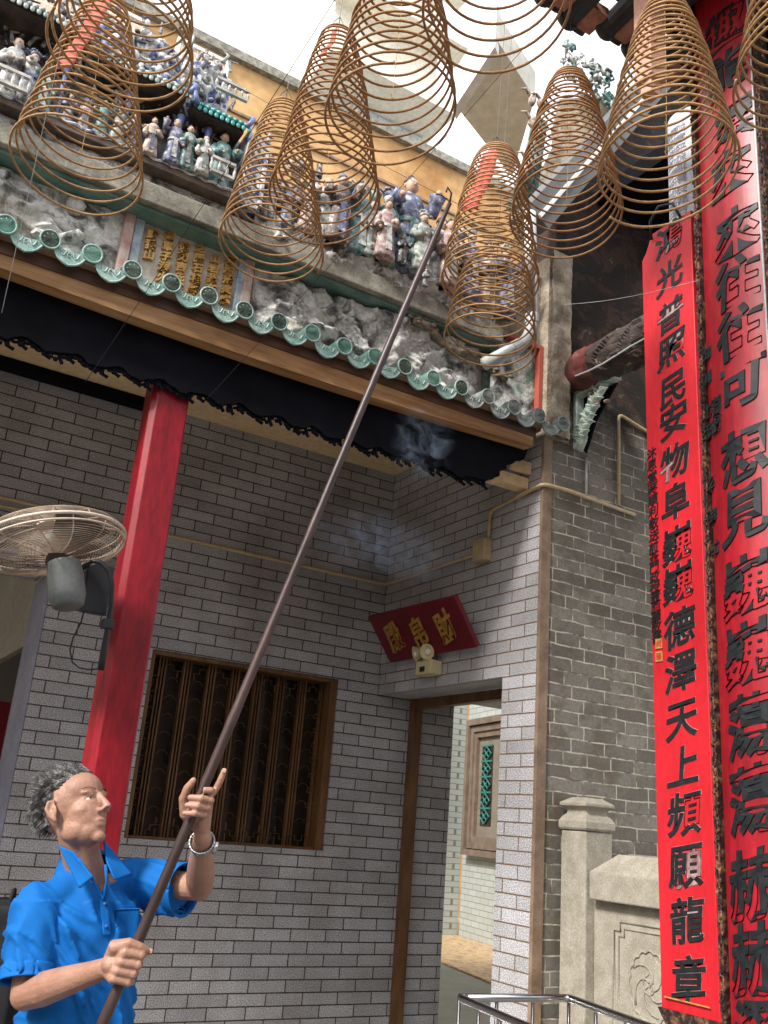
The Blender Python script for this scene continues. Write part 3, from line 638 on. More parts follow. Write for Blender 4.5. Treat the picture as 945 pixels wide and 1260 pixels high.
for key in ('white', 'grey', 'teal', 'blue', 'brown', 'sage', 'pink', 'black', 'white', 'grey'):
    m = MB()
    for k in range(34):
        u = rgc.random(); x = 1.15 + 1.30 * u; z = rgc.uniform(4.0, 4.36 - .1 * max(0, u - .6) * 2) if rgc.random() < .75 else rgc.uniform(4.0, 4.1); y = rgc.uniform(3.25, 3.33); q = Vector((x, y, z)); w_ = rgc.random()
        R = Euler((rgc.uniform(-1, 1), rgc.uniform(-1, 1), rgc.uniform(-1, 1))).to_matrix()
        if w_ < .35: m.ball(q, (rgc.uniform(.01, .03), .012, rgc.uniform(.01, .03)), 8, 6, R)
        elif w_ < .6: m.tube([q, q + Vector((rgc.uniform(-.03, .03), -.02, rgc.uniform(.02, .07))), q + Vector((rgc.uniform(-.05, .05), -.01, rgc.uniform(.05, .09)))], [.010, .008, .004], 6)
        elif w_ < .8: m.lathe([(.018, 0), (.02, .02), (.012, .05), (.014, .07)], q, n=9)
        else: m.obox(q, R @ Vector((.022, 0, 0)), R @ Vector((0, .006, 0)), R @ Vector((0, 0, .018)))
    m.build('scenery_details', GC[key], rw, auto=50)
for key in ('white', 'blue', 'grey', 'sage', 'black'):
    m = MB()
    for k in range(75):
        x = rgc.uniform(-.4, 1.0); z = rgc.uniform(4.04, 4.72); q = Vector((x, rgc.uniform(3.26, 3.34), z)); R = Euler((rgc.uniform(-1, 1), rgc.uniform(-1, 1), rgc.uniform(-1, 1))).to_matrix()
        if rgc.random() < .5: m.ball(q, (rgc.uniform(.01, .025), .012, rgc.uniform(.01, .025)), 8, 6, R)
        else: m.tube([q, q + Vector((rgc.uniform(-.03, .03), -.01, .04)), q + Vector((rgc.uniform(-.05, .05), 0, .06))], [.009, .007, .003], 6)
    m.build('scenery_details', GC[key], rw, auto=50)
F = figurine; Z2 = 4.024; Z1 = 3.985
F((13, 13), 95, 42, 3.22, 'white', 'grey', 'beard', 'white bearded figure in a pale robe near the left edge of the roof ridge', 0, 1, Z2)
F((35, 37), 105, 62, 3.2, 'grey', 'blue', 'crown', 'grey blue robed figure in a crown beside the bearded one on the ridge', 1, 2, Z2)
F((50, 57), 135, 84, 3.2, 'teal', 'white', 'bun', 'figure in a bright teal robe right of the crowned one behind the big left coil', 2, 3, Z2)
F((10, 11), 32, -2, 3.24, 'grey', 'white', 'cap', 'figure on the upper storey at the left edge holding a round drum', 1, 4, 4.47)
F((35, 35), 48, 27, 3.24, 'white', 'blue', 'cap', 'tiny white figure behind the upper balustrade of the ridge', 0, 5, 4.47)
F((46, 46), 50, 30, 3.24, 'peach', 'brown', 'bun', 'tiny peach coloured figure behind the upper balustrade of the ridge', 3, 6, 4.46)
F((78, 80), 165, 112, 3.2, 'blue', 'white', 'tall', 'blue robed figure in a tall hat seen through the left coil', 0, 7, Z2)
F((98, 100), 172, 120, 3.2, 'pink', 'blue', 'crown', 'pink robed figure in a crown seen through the left coil', 3, 8, Z2)
F((120, 124), 176, 122, 3.2, 'teal', 'green', 'cap', 'stooping teal figure seen through the middle of the left coil', 1, 9, Z2)
F((141, 143), 180, 128, 3.2, 'sage', 'peach', 'bun', 'sage green figure seen through the right rim of the left coil', 2, 10, Z2)
F((160, 162), 186, 136, 3.21, 'brown', 'blue', 'tall', 'dark brown figure just right of the left coil', 0, 11, Z2)
F((182, 187), 196, 143, 3.18, 'peach', 'blue', 'bun', 'figure with a peach mantle left of the blue columns', 3, 12, Z2)
F((209, 219), 206, 148, 3.18, 'blue', 'white', 'cap', 'blue robed figure with a raised arm between the blue columns', 2, 13, Z2)
F((226, 233), 212, 154, 3.18, 'green', 'grey', 'bun', 'dark green robed figure with folded hands between the blue columns', 0, 14, Z2)
F((246, 251), 222, 166, 3.16, 'white', 'sage', 'beard', 'cream robed figure standing in front of the dark doorway of the pavilion', 3, 15, Z2)
F((271, 275), 206, 163, 3.22, 'teal', 'grey', 'bun', 'small teal figure behind the balustrade at the right of the pavilion', 0, 16, Z2)
F((330, 331), 262, 214, 3.22, 'grey', 'white', 'crown', 'grey figure in a crown at the left of the right hand group, behind a coil', 1, 17, Z1)
F((352, 355), 272, 226, 3.22, 'blue', 'pink', 'cap', 'blue figure behind the coil left of the big porter figure', 0, 18, Z1)
F((376, 378), 280, 226, 3.2, 'pink', 'white', 'tall', 'pink figure in a tall hat behind the second coil', 2, 19, Z1)
F((396, 398), 288, 216, 3.22, 'white', 'sage', 'beard', 'pale bearded figure left of the porter in the blue apron', 1, 20, Z1)
F((414, 419), 296, 214, 3.18, 'brown', 'blue', 'cap', 'large porter figure in a brown robe with a blue sash', 1, 21, Z1)
F((440, 442), 296, 226, 3.22, 'teal', 'white', 'crown', 'teal figure in a crown right of the brown porter', 2, 22, Z1)
F((455, 458), 306, 246, 3.2, 'sage', 'brown', 'bun', 'small sage figure in front of the pink horseman', 3, 23, Z1)
F((474, 476), 306, 236, 3.24, 'teal', 'blue', 'crown', 'teal and blue figure standing behind the pink rider', 2, 24, Z1)
F((472, 486), 318, 250, 3.16, 'pink', 'white', 'tall', 'pink robed figure leaning forward with long pale skirts', 3, 25, Z1)
F((499, 505), 316, 218, 3.24, 'blue', 'teal', 'bun', 'tallest figure, in blue and white, head above all others on the ridge', 1, 26, Z1)
F((494, 496), 328, 288, 3.14, 'black', 'brown', 'cap', 'low dark brown figure crouching in front of the tallest one', 0, 27, Z1)
F((517, 520), 334, 262, 3.15, 'sage', 'white', 'crown', 'pale green robed figure with a round smiling face and crown left of the pole tip', 0, 28, Z1)
F((523, 523), 352, 330, 3.11, 'grey', 'brown', 'bun', 'tiny grey figure low down beneath the pale green one', 3, 29)
F((540, 541), 330, 268, 3.22, 'white', 'pink', 'cap', 'white figure half hidden by the pole near its tip', 1, 30, Z1)
F((551, 553), 334, 270, 3.18, 'pink', 'sage', 'bun', 'pink figure between the pole tip and the red tagged coil', 3, 31, Z1)
F((578, 580), 345, 286, 3.2, 'blue', 'white', 'tall', 'blue figure seen through the upper loops of the red tagged coil', 2, 32, Z1)
F((600, 602), 352, 298, 3.2, 'peach', 'brown', 'cap', 'peach figure seen through the middle of the red tagged coil', 0, 33, Z1)
F((622, 624), 360, 306, 3.2, 'blue', 'white', 'crown', 'blue and white figure beside the grey downpipe', 1, 34, Z1)
F((250, 253), 90, 62, 3.3, 'white', 'blue', 'tall', 'little blue and white figure on the topmost ridge before the ochre wall', 1, 35)
# ================================================================== BUILDINGS BEYOND
KO = 10.5 / 8; zk = lambda z: 1.6 + (z - 1.6) * KO
ob = thing('ochre_building', 'weathered ochre rendered building rising behind the ridge, pale lattice windows near its top', 'building', (0, 8, 0))
MB().box(-8, 16, 10.5, 16, 0, zk(9.27)).build('wall', MT['ochre'], ob)
MB().box(-8, 16, 10.4, 16, zk(9.27), zk(9.38)).build('parapet', MT['stone'], ob)
MB().box(-8, 16, 10.46, 10.499, zk(8.62), zk(8.65)).build('string_course', MT['brown_trim'], ob)
tg = NT('pink_lattice_tile'); uv, o_, z_ = wall_uv(tg); b = tg.n('TexBrick'); b.offset = 0; b.inputs['Scale'].default_value = 1; b.inputs['Brick Width'].default_value = 0.11; b.inputs['Row Height'].default_value = 0.11; b.inputs['Mortar Size'].default_value = 0.008
b.inputs['Color1'].default_value = (0.55, 0.36, 0.22, 1); b.inputs['Color2'].default_value = (0.62, 0.42, 0.27, 1); b.inputs['Mortar'].default_value = (0.75, 0.7, 0.62, 1); tg.l(uv, b.inputs['Vector']); tg.col(b.outputs['Color']); MT['lattice'] = tg.m
for x0, x1, z0, z1 in ((1.74, 2.24, 8.55, 9.15), (0.95, 1.35, 8.4, 9.15), (0.1, 0.7, 8.2, 9.15), (-0.9, -0.1, 8.1, 9.1)):
    x0 *= KO; x1 *= KO; z0 = zk(z0); z1 = zk(z1); m = MB()
    for a, b_, c_, d_ in ((x0 - .05, x0, z0, z1), (x1, x1 + .05, z0, z1), (x0 - .05, x1 + .05, z1, z1 + .05), (x0 - .05, x1 + .05, z0 - .05, z0)): m.box(a, b_, 10.42, 10.498, c_, d_)
    wf = m.build('window', MT['white'], ob); MB().box(x0, x1, 10.45, 10.495, z0, z1).build('lattice', MT['lattice'], wf)
tw = thing('white_tower', 'pale high building behind the ochre one, seen through the coils', 'building', (7, 14, 0))
tt = M_tile('small_grey_tile', (0.42, 0.45, 0.47), (0.5, 0.53, 0.55), (0.3, 0.31, 0.32), bw=0.6, rh=0.3, ms=0.02, speck=0.1)
MB().box(4.35 * 1.45, 5.75 * 1.45, 14, 20, 0, 15.5).build('tiled_face', tt, tw)
MB().box(3.9 * 1.45, 5.9 * 1.45, 13.1, 20, 15.5, 15.8).box(4.0 * 1.45, 5.7 * 1.45, 13.5, 20, 15.8, 20).build('upper_floor', MT['creamwall'], tw)
for z in (17.1, 18.7): MB().box(3.8 * 1.45, 6.0 * 1.45, 12.9, 13.5, z, z + 0.2).build('balcony', MT['creamwall'], tw)
aw = thing('cream_canopy', 'cream concrete canopy slab jutting into the sky above the red tagged coil', 'canopy', (3.6, 4.9, 7.0))
P4 = [onZ(560, 129, 7), onZ(612, 50, 7), onZ(658, 121, 7), onZ(630, 218, 7)]
MB().prism([P4[0], P4[1], P4[2], P4[3]], (0, 0, 0.25)).build('slab', MT['creamwall'], aw)
MB().obox((P4[0] + P4[1]) / 2 + Vector((0, 0, 0.1)), (P4[1] - P4[0]) * .5, Vector((.04, .03, 0)), (0, 0, .2)).build('edge_beam', MT['white'], aw)

# ---- room beyond the open bay at the left, with a red cabinet
rm = MB().box(1.0, 1.1, 4.9, 9, 2.44, 4).build('room_wall', MT['roomcream']); tag(rm, 'cream upper wall of the room beyond the open bay at the left', 'wall')
r2 = MB().box(0.995, 1.1, 4.9, 9, 0, 2.40).build('room_panelling', M_noise('dark_panelling', (0.018, 0.014, 0.012), (0.05, 0.04, 0.032), 4, 0.5, 0.1)); tag(r2, 'dark lower wall of the room at the left edge', 'wall')
r3 = MB().box(-3, 1.0, 8.8, 9, 0, 4).build('room_back', MT['roomcream']); tag(r3, 'cream end wall of the room beyond the bay', 'wall')
r4 = MB().box(-3.2, 1.1, 4.83, 9, 3.7, 3.8).build('room_ceiling', MT['roomcream']); tag(r4, 'cream ceiling of the room beyond the bay', 'ceiling')
rc = thing('red_cabinet', 'red lacquered shrine cabinet at the left edge beyond the bay', 'cabinet', (0.72, 5.3, 0))
rp = MT['red']
MB().box(0.93, 0.975, 5.05, 5.5, 0, 1.78).box(0.30, 0.975, 5.05, 5.5, 1.72, 1.80).box(0.30, 0.345, 5.05, 5.5, 0, 1.78).box(0.3, 0.975, 5.05, 5.5, 0.8, 0.86).box(0.3, 0.975, 5.05, 5.5, 0.0, 0.1).build('frame', rp, rc, bevel=0.004)
MB().box(0.345, 0.93, 5.07, 5.5, 0.9, 1.72).build('pane', M_plain('cab_glass', (0.18, 0.22, 0.28), 0.1), rc)
rd = MB().box(0.90, 0.97, 5.6, 5.7, 0, 2.1).build('red_banner', rp); tag(rd, 'narrow red hanging board behind the cabinet at the left edge', 'banner')

# ---- bright tiled wall and window seen through the doorway
fp = onZ(564.5, 1151, 0.6); fr_ = onZ(606, 1164, 0.6)
dw = Vector((fr_.x - fp.x, fr_.y - fp.y, 0)).normalized(); nw_ = Vector((-dw.y, dw.x, 0));  nw_ = nw_ if nw_.x > 0 else -nw_
fw = thing('pale_tiled_wall', 'pale green white tiled wall of the inner court seen through the doorway', 'wall', (fp.x, fp.y, 0.6))
fw.rotation_euler.z = 0
def local(u, v_, z): return Vector((fp.x, fp.y, 0)) + dw * u + nw_ * v_ + Vector((0, 0, z))
def lbox(m, u0, u1, v0, v1, z0, z1): return m.obox(local((u0 + u1) / 2, (v0 + v1) / 2, (z0 + z1) / 2), dw * (u1 - u0) / 2, nw_ * (v1 - v0) / 2, (0, 0, (z1 - z0) / 2))
# tile pattern for a slanted wall: use dot with the wall direction
def M_far():
    t = NT('pale_glazed_tile'); c = t.n('TexCoord'); vm = t.n('VectorMath'); vm.operation = 'DOT_PRODUCT'; vm.inputs[1].default_value = dw; t.l(c.outputs['Object'], vm.inputs[0])
    sp = t.n('SeparateXYZ'); t.l(c.outputs['Object'], sp.inputs[0]); cb_ = t.n('CombineXYZ'); t.l(vm.outputs['Value'], cb_.inputs[0]); t.l(sp.outputs['Z'], cb_.inputs[1])
    b = t.n('TexBrick'); b.inputs['Scale'].default_value = 1; b.inputs['Brick Width'].default_value = 0.19; b.inputs['Row Height'].default_value = 0.0585; b.inputs['Mortar Size'].default_value = 0.0035
    b.inputs['Color1'].default_value = (0.36, 0.385, 0.36, 1); b.inputs['Color2'].default_value = (0.42, 0.445, 0.42, 1); b.inputs['Mortar'].default_value = (0.16, 0.17, 0.14, 1); t.l(cb_.outputs[0], b.inputs['Vector'])
    t.col(b.outputs['Color']); t.setv(Roughness=0.35); return t.m
MT['far'] = M_far()
m = MB(); lbox(m, 0, 4, 0, .2, -.02, 3.0 + .6); m.build('wall_face', MT['far'], fw)
m = MB(); m.box(fp.x - 2.5, fp.x - 0.01, fp.y + 0.02, fp.y + 0.2, 0.6, 3.6); m.build('return_wall', MT['far'], fw)
# find the window on that wall: intersect rays with the wall plane
def onW(px, py):
    d = Vector(ray(px, py)); c0 = Vector(CC); k = (Vector((fp.x, fp.y, 0)) - c0).dot(nw_) / d.dot(nw_); p = c0 + d * k; return (p - Vector((fp.x, fp.y, 0))).dot(dw), p.z
(ua, zt), (ub, zb) = onW(584, 888), onW(577, 1052)
ua = (ua + ub) / 2; U1 = ua + 1.1
fwn = thing('framed_window', 'brown framed window with a green openwork grille in the pale tiled wall', 'window', local(ua, 0, 0.6 + zb))
m = MB(); 
for k, (o, dpt) in enumerate(((0, .10), (.07, .07), (.13, .05))):
    a, b_ = ua + o, ua + o + 0.06
    lbox(m, a, b_, -dpt, 0.0, zb + o, zt - o); lbox(m, b_, U1 - o, -dpt, 0, zt - o - .06, zt - o); lbox(m, b_, U1 - o, -dpt, 0, zb + o, zb + o + .06)
m.build('frame', M_noise('brown_frame', (0.13, 0.09, 0.065), (0.2, 0.15, 0.11), 8, 0.6, 0.2), fwn)
m = MB(); lbox(m, ua + .19, U1 - .19, -.012, -.004, zb + .19, zt - .19); m.build('inner_board', M_noise('pale_brown_board', (0.17, 0.14, 0.11), (0.23, 0.19, 0.15), 6, 0.6, 0.1), fwn)
m = MB(); ga, gb = ua + .27, ua + .52; lbox(m, ga, gb, -.018, -.013, zb + .30, zt - .28); m.build('pane', MT['glass'], fwn)
m = MB(); 
for k in range(5):
    zc0 = zb + .32 + k * (zt - zb - .60) / 5; hh = (zt - zb - .60) / 5 * .46; c_ = local((ga + gb) / 2, -.03, zc0 + hh); w2 = (gb - ga) / 2 * .85
    m.tube([c_ + dw * w2, c_ + Vector((0, 0, hh)), c_ - dw * w2, c_ - Vector((0, 0, hh))], .009, 5, closed=True)
    m.tube([c_ + dw * w2 * .5 + Vector((0, 0, hh * .5)), c_ - dw * w2 * .5 - Vector((0, 0, hh * .5))], .008, 5); m.tube([c_ - dw * w2 * .5 + Vector((0, 0, hh * .5)), c_ + dw * w2 * .5 - Vector((0, 0, hh * .5))], .008, 5)
    lbox(m, ga, gb, -.035, -.02, zc0 + 2 * hh, zc0 + 2 * hh + .018)
    m.ball(c_, .02, 8, 6)
m.build('grille', M_plain('green_grille', (0.03, 0.16, 0.14), 0.4), fwn)

# ================================================================== BARRED WINDOW in the back wall
wn = thing('lattice_window', 'wide dark window with bronze brown bars and a fretwork border', 'window', (1.94, YB, WZ0))
MB().box(WX0, WX1, YB + .16, YB + .17, WZ0, WZ1).build('pane', MT['glass'], wn)
m = MB(); m.box(WX0, WX1, YB + .01, YB + .15, WZ1 - .022, WZ1 - .002).box(WX0 + .001, WX0 + .022, YB + .01, YB + .15, WZ0, WZ1 - .022).box(WX1 - .045, WX1 - .002, YB + .01, YB + .15, WZ0, WZ1 - .022).box(WX0, WX1, YB + .03, YB + .15, WZ0 + .002, WZ0 + .012)
m.build('frame', MT['bronze'], wn)
nb = 8
for i in range(nb):
    x = WX0 + 0.07 + (WX1 - WX0 - 0.13) * i / (nb - 1)
    m = MB()
    for dx, w_ in ((0, .008), (.018, .006), (.034, .008)): m.box(x + dx, x + dx + w_, YB + .085, YB + .115, WZ0 + .005, WZ1 - .02)
    m.build('bar', MT['bronze'], wn)
m = MB(); Yl = YB + .07; rL = 0.0022
def fret(x, z, sx, sz): m.tube([(x, Yl, z), (x, Yl, z + .03 * sz), (x + .02 * sx, Yl, z + .03 * sz), (x + .02 * sx, Yl, z + .055 * sz), (x + .045 * sx, Yl, z + .055 * sz), (x + .045 * sx, Yl, z + .09 * sz)], rL, 4)
step = (WX1 - WX0 - .06) / 11
for i in range(11):
    x = WX0 + .03 + i * step
    for sz, zz in ((1, WZ0 + .012), (-1, WZ1 - .025)):
        fret(x, zz, 1, sz); fret(x + step, zz, -1, sz) 
    m.tube([(x + step / 2, Yl, WZ0 + .012), (x + step / 2, Yl, WZ0 + .05)], rL, 4)
for i in range(9):
    z = WZ0 + .1 + i * .078
    for x, s in ((WX0 + .022, 1), (WX1 - .046, -1)):
        m.tube([(x, Yl, z), (x + .025 * s, Yl, z), (x + .025 * s, Yl, z + .03), (x + .05 * s, Yl, z + .03), (x + .05 * s, Yl, z + .05), (x, Yl, z + .05)], rL, 4)
for i in range(nb - 1):
    x = WX0 + 0.07 + (WX1 - WX0 - 0.13) * (i + .5) / (nb - 1) + .02
    for z in np.arange(WZ0 + .13, WZ1 - .1, .09): m.tube([(x - .03, Yl + .03, z), (x - .012, Yl + .03, z + .02), (x + .012, Yl + .03, z + .02), (x + .03, Yl + .03, z)], .0014, 4)
m.build('fretwork', MT['bronze'], wn)

# ================================================================== RED COLUMN
rcol = thing('red_column', 'square red painted column holding up the eaves', 'column', (0.89, 3.3, 0))
m = MB(); x0, x1, y0, y1, ch = 0.858, 1.003, 3.297, 3.41, 0.02
pl = [(x0 + ch, y0), (x1 - .006, y0), (x1, y0 + .006), (x1, y1), (x0, y1), (x0, y0 + ch)]
m.prism([(a, b_, 0) for a, b_ in pl], (0, 0, 3.443)); m.build('shaft', MT['red'], rcol, bevel=0.003)
MB().box(0.82, 1.04, 3.26, 3.45, 0, .12).build('base', MT['balus'], rcol, bevel=.01)

# ================================================================== CONDUITS AND PIPES
def pipe(name, label, pts, r, mat, clips=(), cat='pipe', group=None):
    T = thing(name, label, cat, pts[0], group)
    # round the bends
    P_ = [Vector(p) for p in pts]; q = [P_[0]]
    for i in range(1, len(P_) - 1):
        a = (P_[i - 1] - P_[i]); b_ = (P_[i + 1] - P_[i]); k = min(.035, a.length * .4, b_.length * .4)
        a.normalize(); b_.normalize()
        for s in np.linspace(0, 1, 6): q.append(P_[i] + a * k * (1 - s) ** 2 + b_ * k * s ** 2)
    q.append(P_[-1]); MB().tube(q, r, 10).build('tube', mat, T, smooth=True)
    for c in clips: MB().obox(c, (r * 1.7, 0, 0), (0, r * 1.7, 0), (0, 0, r * 1.7)).build('clip', mat, T, bevel=.002)
    return T
pipe('conduit', 'cream conduit running along the back wall into the corner', [(-2.0, 4.588, 2.943), (XS - .012, 4.588, 2.943), (XS - .012, 3.72, 2.948)], .0095, MT['conduit'])
pipe('conduit', 'second thinner cream conduit just under the first, left of the red column', [(-2.0, 4.588, 2.905), (0.70, 4.588, 2.905), (.72, 4.60, 2.905)], .0085, MT['conduit'])
pipe('cable', 'dark cable sagging under the two conduits at the left', [(-2.0, 4.590, 2.87), (-.2, 4.590, 2.86), (.62, 4.590, 2.855)], .004, MT['wire'], cat='cable')
jb = thing('junction_box', 'small cream junction box on the side wall above the red plaque', 'junction box', (XS - .03, 3.66, 2.9))
MB().box(XS - .045, XS - .002, 3.60, 3.70, 2.895, 3.01).build('box', MT['conduit'], jb, bevel=.004)
MB().box(XS - .05, XS - .045, 3.605, 3.695, 2.9, 3.005).build('lid', MT['conduit'], jb)
pipe('conduit', 'cream conduit climbing from the junction box and turning round the corner of the wall', [(XS - .014, 3.615, 3.0), (XS - .014, 3.61, 3.155), (XS - .024, 3.195, 3.185), (2.86, 3.195, 3.19), (3.31, 3.205, 3.18)], .0095, MT['conduit'])
pipe('conduit', 'thin brown conduit looping up the old brick wall beside the red board', [(3.20, 3.203, 3.20), (3.20, 3.203, 3.70), (3.40, 3.203, 3.66), (3.9, 3.203, 3.66)], .008, MT['conduit'])
pipe('conduit', 'short white tube hanging below the carved bracket', [(2.985, 3.205, 3.40), (2.985, 3.205, 3.20)], .006, MT['pvc'])
dp = [onY(652, 262, 3.05), onY(655, 390, 3.05), onY(640, 425, 3.04), onY(596, 448, 3.10)]
T = thing('downpipe', 'grey plastic downpipe bending behind the red tagged coil', 'pipe', dp[0])
a = dp[1]; b_ = dp[2]; q = [dp[0], a]; c_ = onY(656, 415, 3.05)
for s in np.linspace(0, 1, 9): q.append(a * (1 - s) ** 2 + c_ * 2 * s * (1 - s) + b_ * s ** 2)
q.append(dp[3]); MB().tube(q, .030, 16).build('tube', MT['pvc'], T, smooth=True)
dirn = (q[4] - q[3]).normalized(); MB().tube([a - Vector((0, 0, -.01)), a - Vector((0, 0, .035))], .0345, 16).build('socket', MT['pvc'], T, smooth=False)
MB().tube([b_, b_.lerp(dp[3], .2)], .0345, 16).build('socket', MT['pvc'], T)

# ================================================================== RED PLAQUE with three gilt characters
pq = thing('plaque', 'tilted dark red plaque with three gilt characters above the doorway', 'plaque', (2.68, 4.0, 2.46))
BL, BR, TL, TR = Vector((2.68, 4.413, 2.463)), Vector((2.68, 3.622, 2.456)), Vector((2.515, 4.413, 2.69)), Vector((2.515, 3.60, 2.674))
un = (BR - BL).cross(TL - BL).normalized(); un = un if un.x < 0 else -un
MB().prism([BL, BR, TR, TL], -un * .025).build('board', M_noise('crimson_lacquer', (0.12, 0.004, 0.012), (0.17, 0.005, 0.016), 6, .45, .1), pq, bevel=.003)
uy = ((TL - BL)).normalized(); ux = (BR - BL).normalized(); cen = (BL + BR + TL + TR) / 4
MT['dimgold'] = M_noise('dull_gilt', (0.32, 0.15, 0.02), (0.50, 0.27, 0.05), 30, 0.5, 0.3)
for k, ch_ in enumerate('殿帛財'): m = MB(); place_text(m, ch_, .17, cen + ux * (k - 1) * .235 + un * .006, ux, uy, un, sx=.85, brush=.02, ext=.003, off=.004); m.build('character', MT['dimgold'], pq)
m = MB().obox((2.62, 4.2, 2.68), (.09, 0, 0), (0, .008, 0), (0, 0, .008)).obox((2.62, 3.8, 2.68), (.09, 0, 0), (0, .008, 0), (0, 0, .008)); m.build('stay', MT['wire'], pq)
el = thing('emergency_light', 'cream twin headed emergency light under the red plaque', 'lamp', (2.7, 4.03, 2.38))
crm = M_plain('cream_plastic', (0.62, 0.52, 0.30), 0.4)
MB().box(2.65, 2.727, 3.97, 4.11, 2.36, 2.435).build('battery_box', crm, el, bevel=.008)
MB().box(2.645, 2.651, 4.02, 4.06, 2.375, 2.4).build('indicator', MT['wire'], el)
for y in (4.0, 4.10):
    c_ = Vector((2.655, y, 2.475)); d_ = Vector((-.75, .25 if y > 4.05 else -.35, -.25)).normalized()
    lh = MB().lathe([(.018, -.035), (.032, -.02), (.04, .012), (.042, .018), (.036, .018), (.02, .004)], c_, d_, 18).tube([c_, (2.69, 4.05, 2.435)], .008, 8).build('lamp_head', crm, el, auto=40)
    MB().ball(c_ + d_ * .008, .016, 10, 7).build('bulb', M_plain('bulb', (0.85, 0.8, 0.65), .1), lh, smooth=True)

# ================================================================== MAIN HALL: roof, eave, column, log beam, bracket
hr = thing('hall_roof', 'dark underside of the main hall roof with coloured rafter ends, top right', 'roof', (3, 1.5, 4.75))
MB().box(1.62, 7, -1.5, 1.88, 4.80, 4.95).box(1.95, 7, 1.88, 2.12, 4.80, 4.95).build('deck', MT['darkwood'], hr)  # outer part, out of view, is extended to shade the brick wall
rt = M_noise('sooty_rafter', (0.008, 0.010, 0.012), (0.04, 0.045, 0.045), 9, 0.6, 0.3); rpk = M_noise('faded_pink_end', (0.30, 0.13, 0.09), (0.48, 0.24, 0.17), 20, 0.7, 0.2)
for i in range(9):
    x = 1.80 + i * .155; ye = 2.20 + .03 * sin(i * 2)
    r_o = MB().tube([(x, 1.0, 4.80), (x, ye, 4.70)], .042, 12).build('rafter', rt, hr, smooth=False)
    MB().obox((x + .075, ye - .05, 4.715), (.045, 0, 0), (0, .055, 0), (0, 0, .022)).build('rafter_block', rpk, r_o)
    MB().ball((x, ye, 4.70), (.05, .03, .05), 10, 8).build('tile_end', rt, r_o, smooth=True)
    MB().tube([(x + .078, ye - .0, 4.76), (x + .078, ye + .05, 4.735)], .045, 12).build('eave_tile', rt, r_o)
MB().box(3.05, 7, 2.13, 3.2, 4.9, 5.0).build('inner_deck', MT['darkwood'], hr)
ps = MB().box(2.02, 2.10, 1.86, 1.94, 4.19, 4.8); ps.box(2.035, 2.085, 1.875, 1.925, 4.13, 4.19); ps_o = ps.build('hanging_post', M_noise('pink_post', (0.50, 0.25, 0.18), (0.62, 0.35, 0.27), 7, 0.6, 0.1), bevel=.004); tag(ps_o, 'square pink wooden post hanging from the hall eaves, inside the largest right hand coil', 'post')
# far gable board
A_, B_ = Vector((2.50, 3.12, 4.48)), Vector((4.2, 3.12, 7.07))
gb_ = MB().obox((A_ + B_) / 2, (B_ - A_) / 2, (0, .09, 0), (.062, 0, -.041)).build('gable_board', M_noise('grey_board', (0.09, 0.09, 0.09), (0.14, 0.14, 0.14), 3, 0.7, 0.1)); tag(gb_, 'grey sloping board under the side gable, seen through the right hand coils', 'beam')
ge = MB().obox((A_ + B_) / 2 + Vector((0, -.095, 0)), (B_ - A_) / 2, (0, .005, 0), (.008, 0, -.005)).build('gable_rail', MT['white']); tag(ge, 'thin white rail along the sloping grey gable board', 'rail')

# end of a further roof ridge with ceramic ornaments
re_ = thing('ridge_end', 'pale curled ridge end with green and white ceramic ornaments against the sky', 'ridge end', atD(720, 140, 6.0))
D6 = 6.0
m = MB(); base = [atD(x, y, D6) for x, y in ((688, 122), (745, 118), (790, 150), (770, 200), (660, 300), (640, 260), (690, 160))]
m.prism(base, (.15, .25, 0)).build('masonry', MT['plaster'], re_)
rg2 = random.Random(5)
for nm, mat_, n_ in (('ornament', 'teal', 20), ('ornament', 'white', 22), ('ornament', 'sage', 14)):
    m = MB()
    for k in range(n_):
        u = rg2.random(); x = 700 + 70 * u + rg2.uniform(-10, 6); y = 62 + 55 * u + rg2.uniform(-12, 32)
        p = atD(x, y, D6 - rg2.uniform(0, .1)); a0 = rg2.uniform(0, 6); r = rg2.uniform(.02, .06)
        m.tube([p + Vector((r * cos(a0 + s * .7) * (1 - s / 9), rg2.uniform(-.01, .01), r * sin(a0 + s * .7) * (1 - s / 9))) for s in range(8)], [rg2.uniform(.006, .016) * (1 - s / 10) for s in range(8)], 7)
        m.ball(p, (rg2.uniform(.015, .045), .012, rg2.uniform(.006, .016)), 8, 6, Euler((0, rg2.uniform(-1.5, 1.5), 0)).to_matrix())
    m.build(nm, GC[mat_], re_, smooth=True)
m = MB(); 
for (x, y) in ((655, 150), (662, 165), (655, 122), (668, 128), (650, 200), (645, 212)):
    p = atD(x, y, 5.6); m.ball(p, (rg2.uniform(.02, .045), .03, rg2.uniform(.03, .06)), 9, 7)
    m.tube([p, p + Vector((-.05, 0, .05)), p + Vector((-.09, 0, .03))], [.015, .01, .003], 6)
m.build('ornament', GC['peach'], re_, smooth=True)
MB().tube([atD(664, 150, 5.7), atD(655, 200, 5.7), atD(640, 260, 5.7)], [.05, .06, .09], 8).build('ridge_tail', GC['teal'], re_, smooth=True)

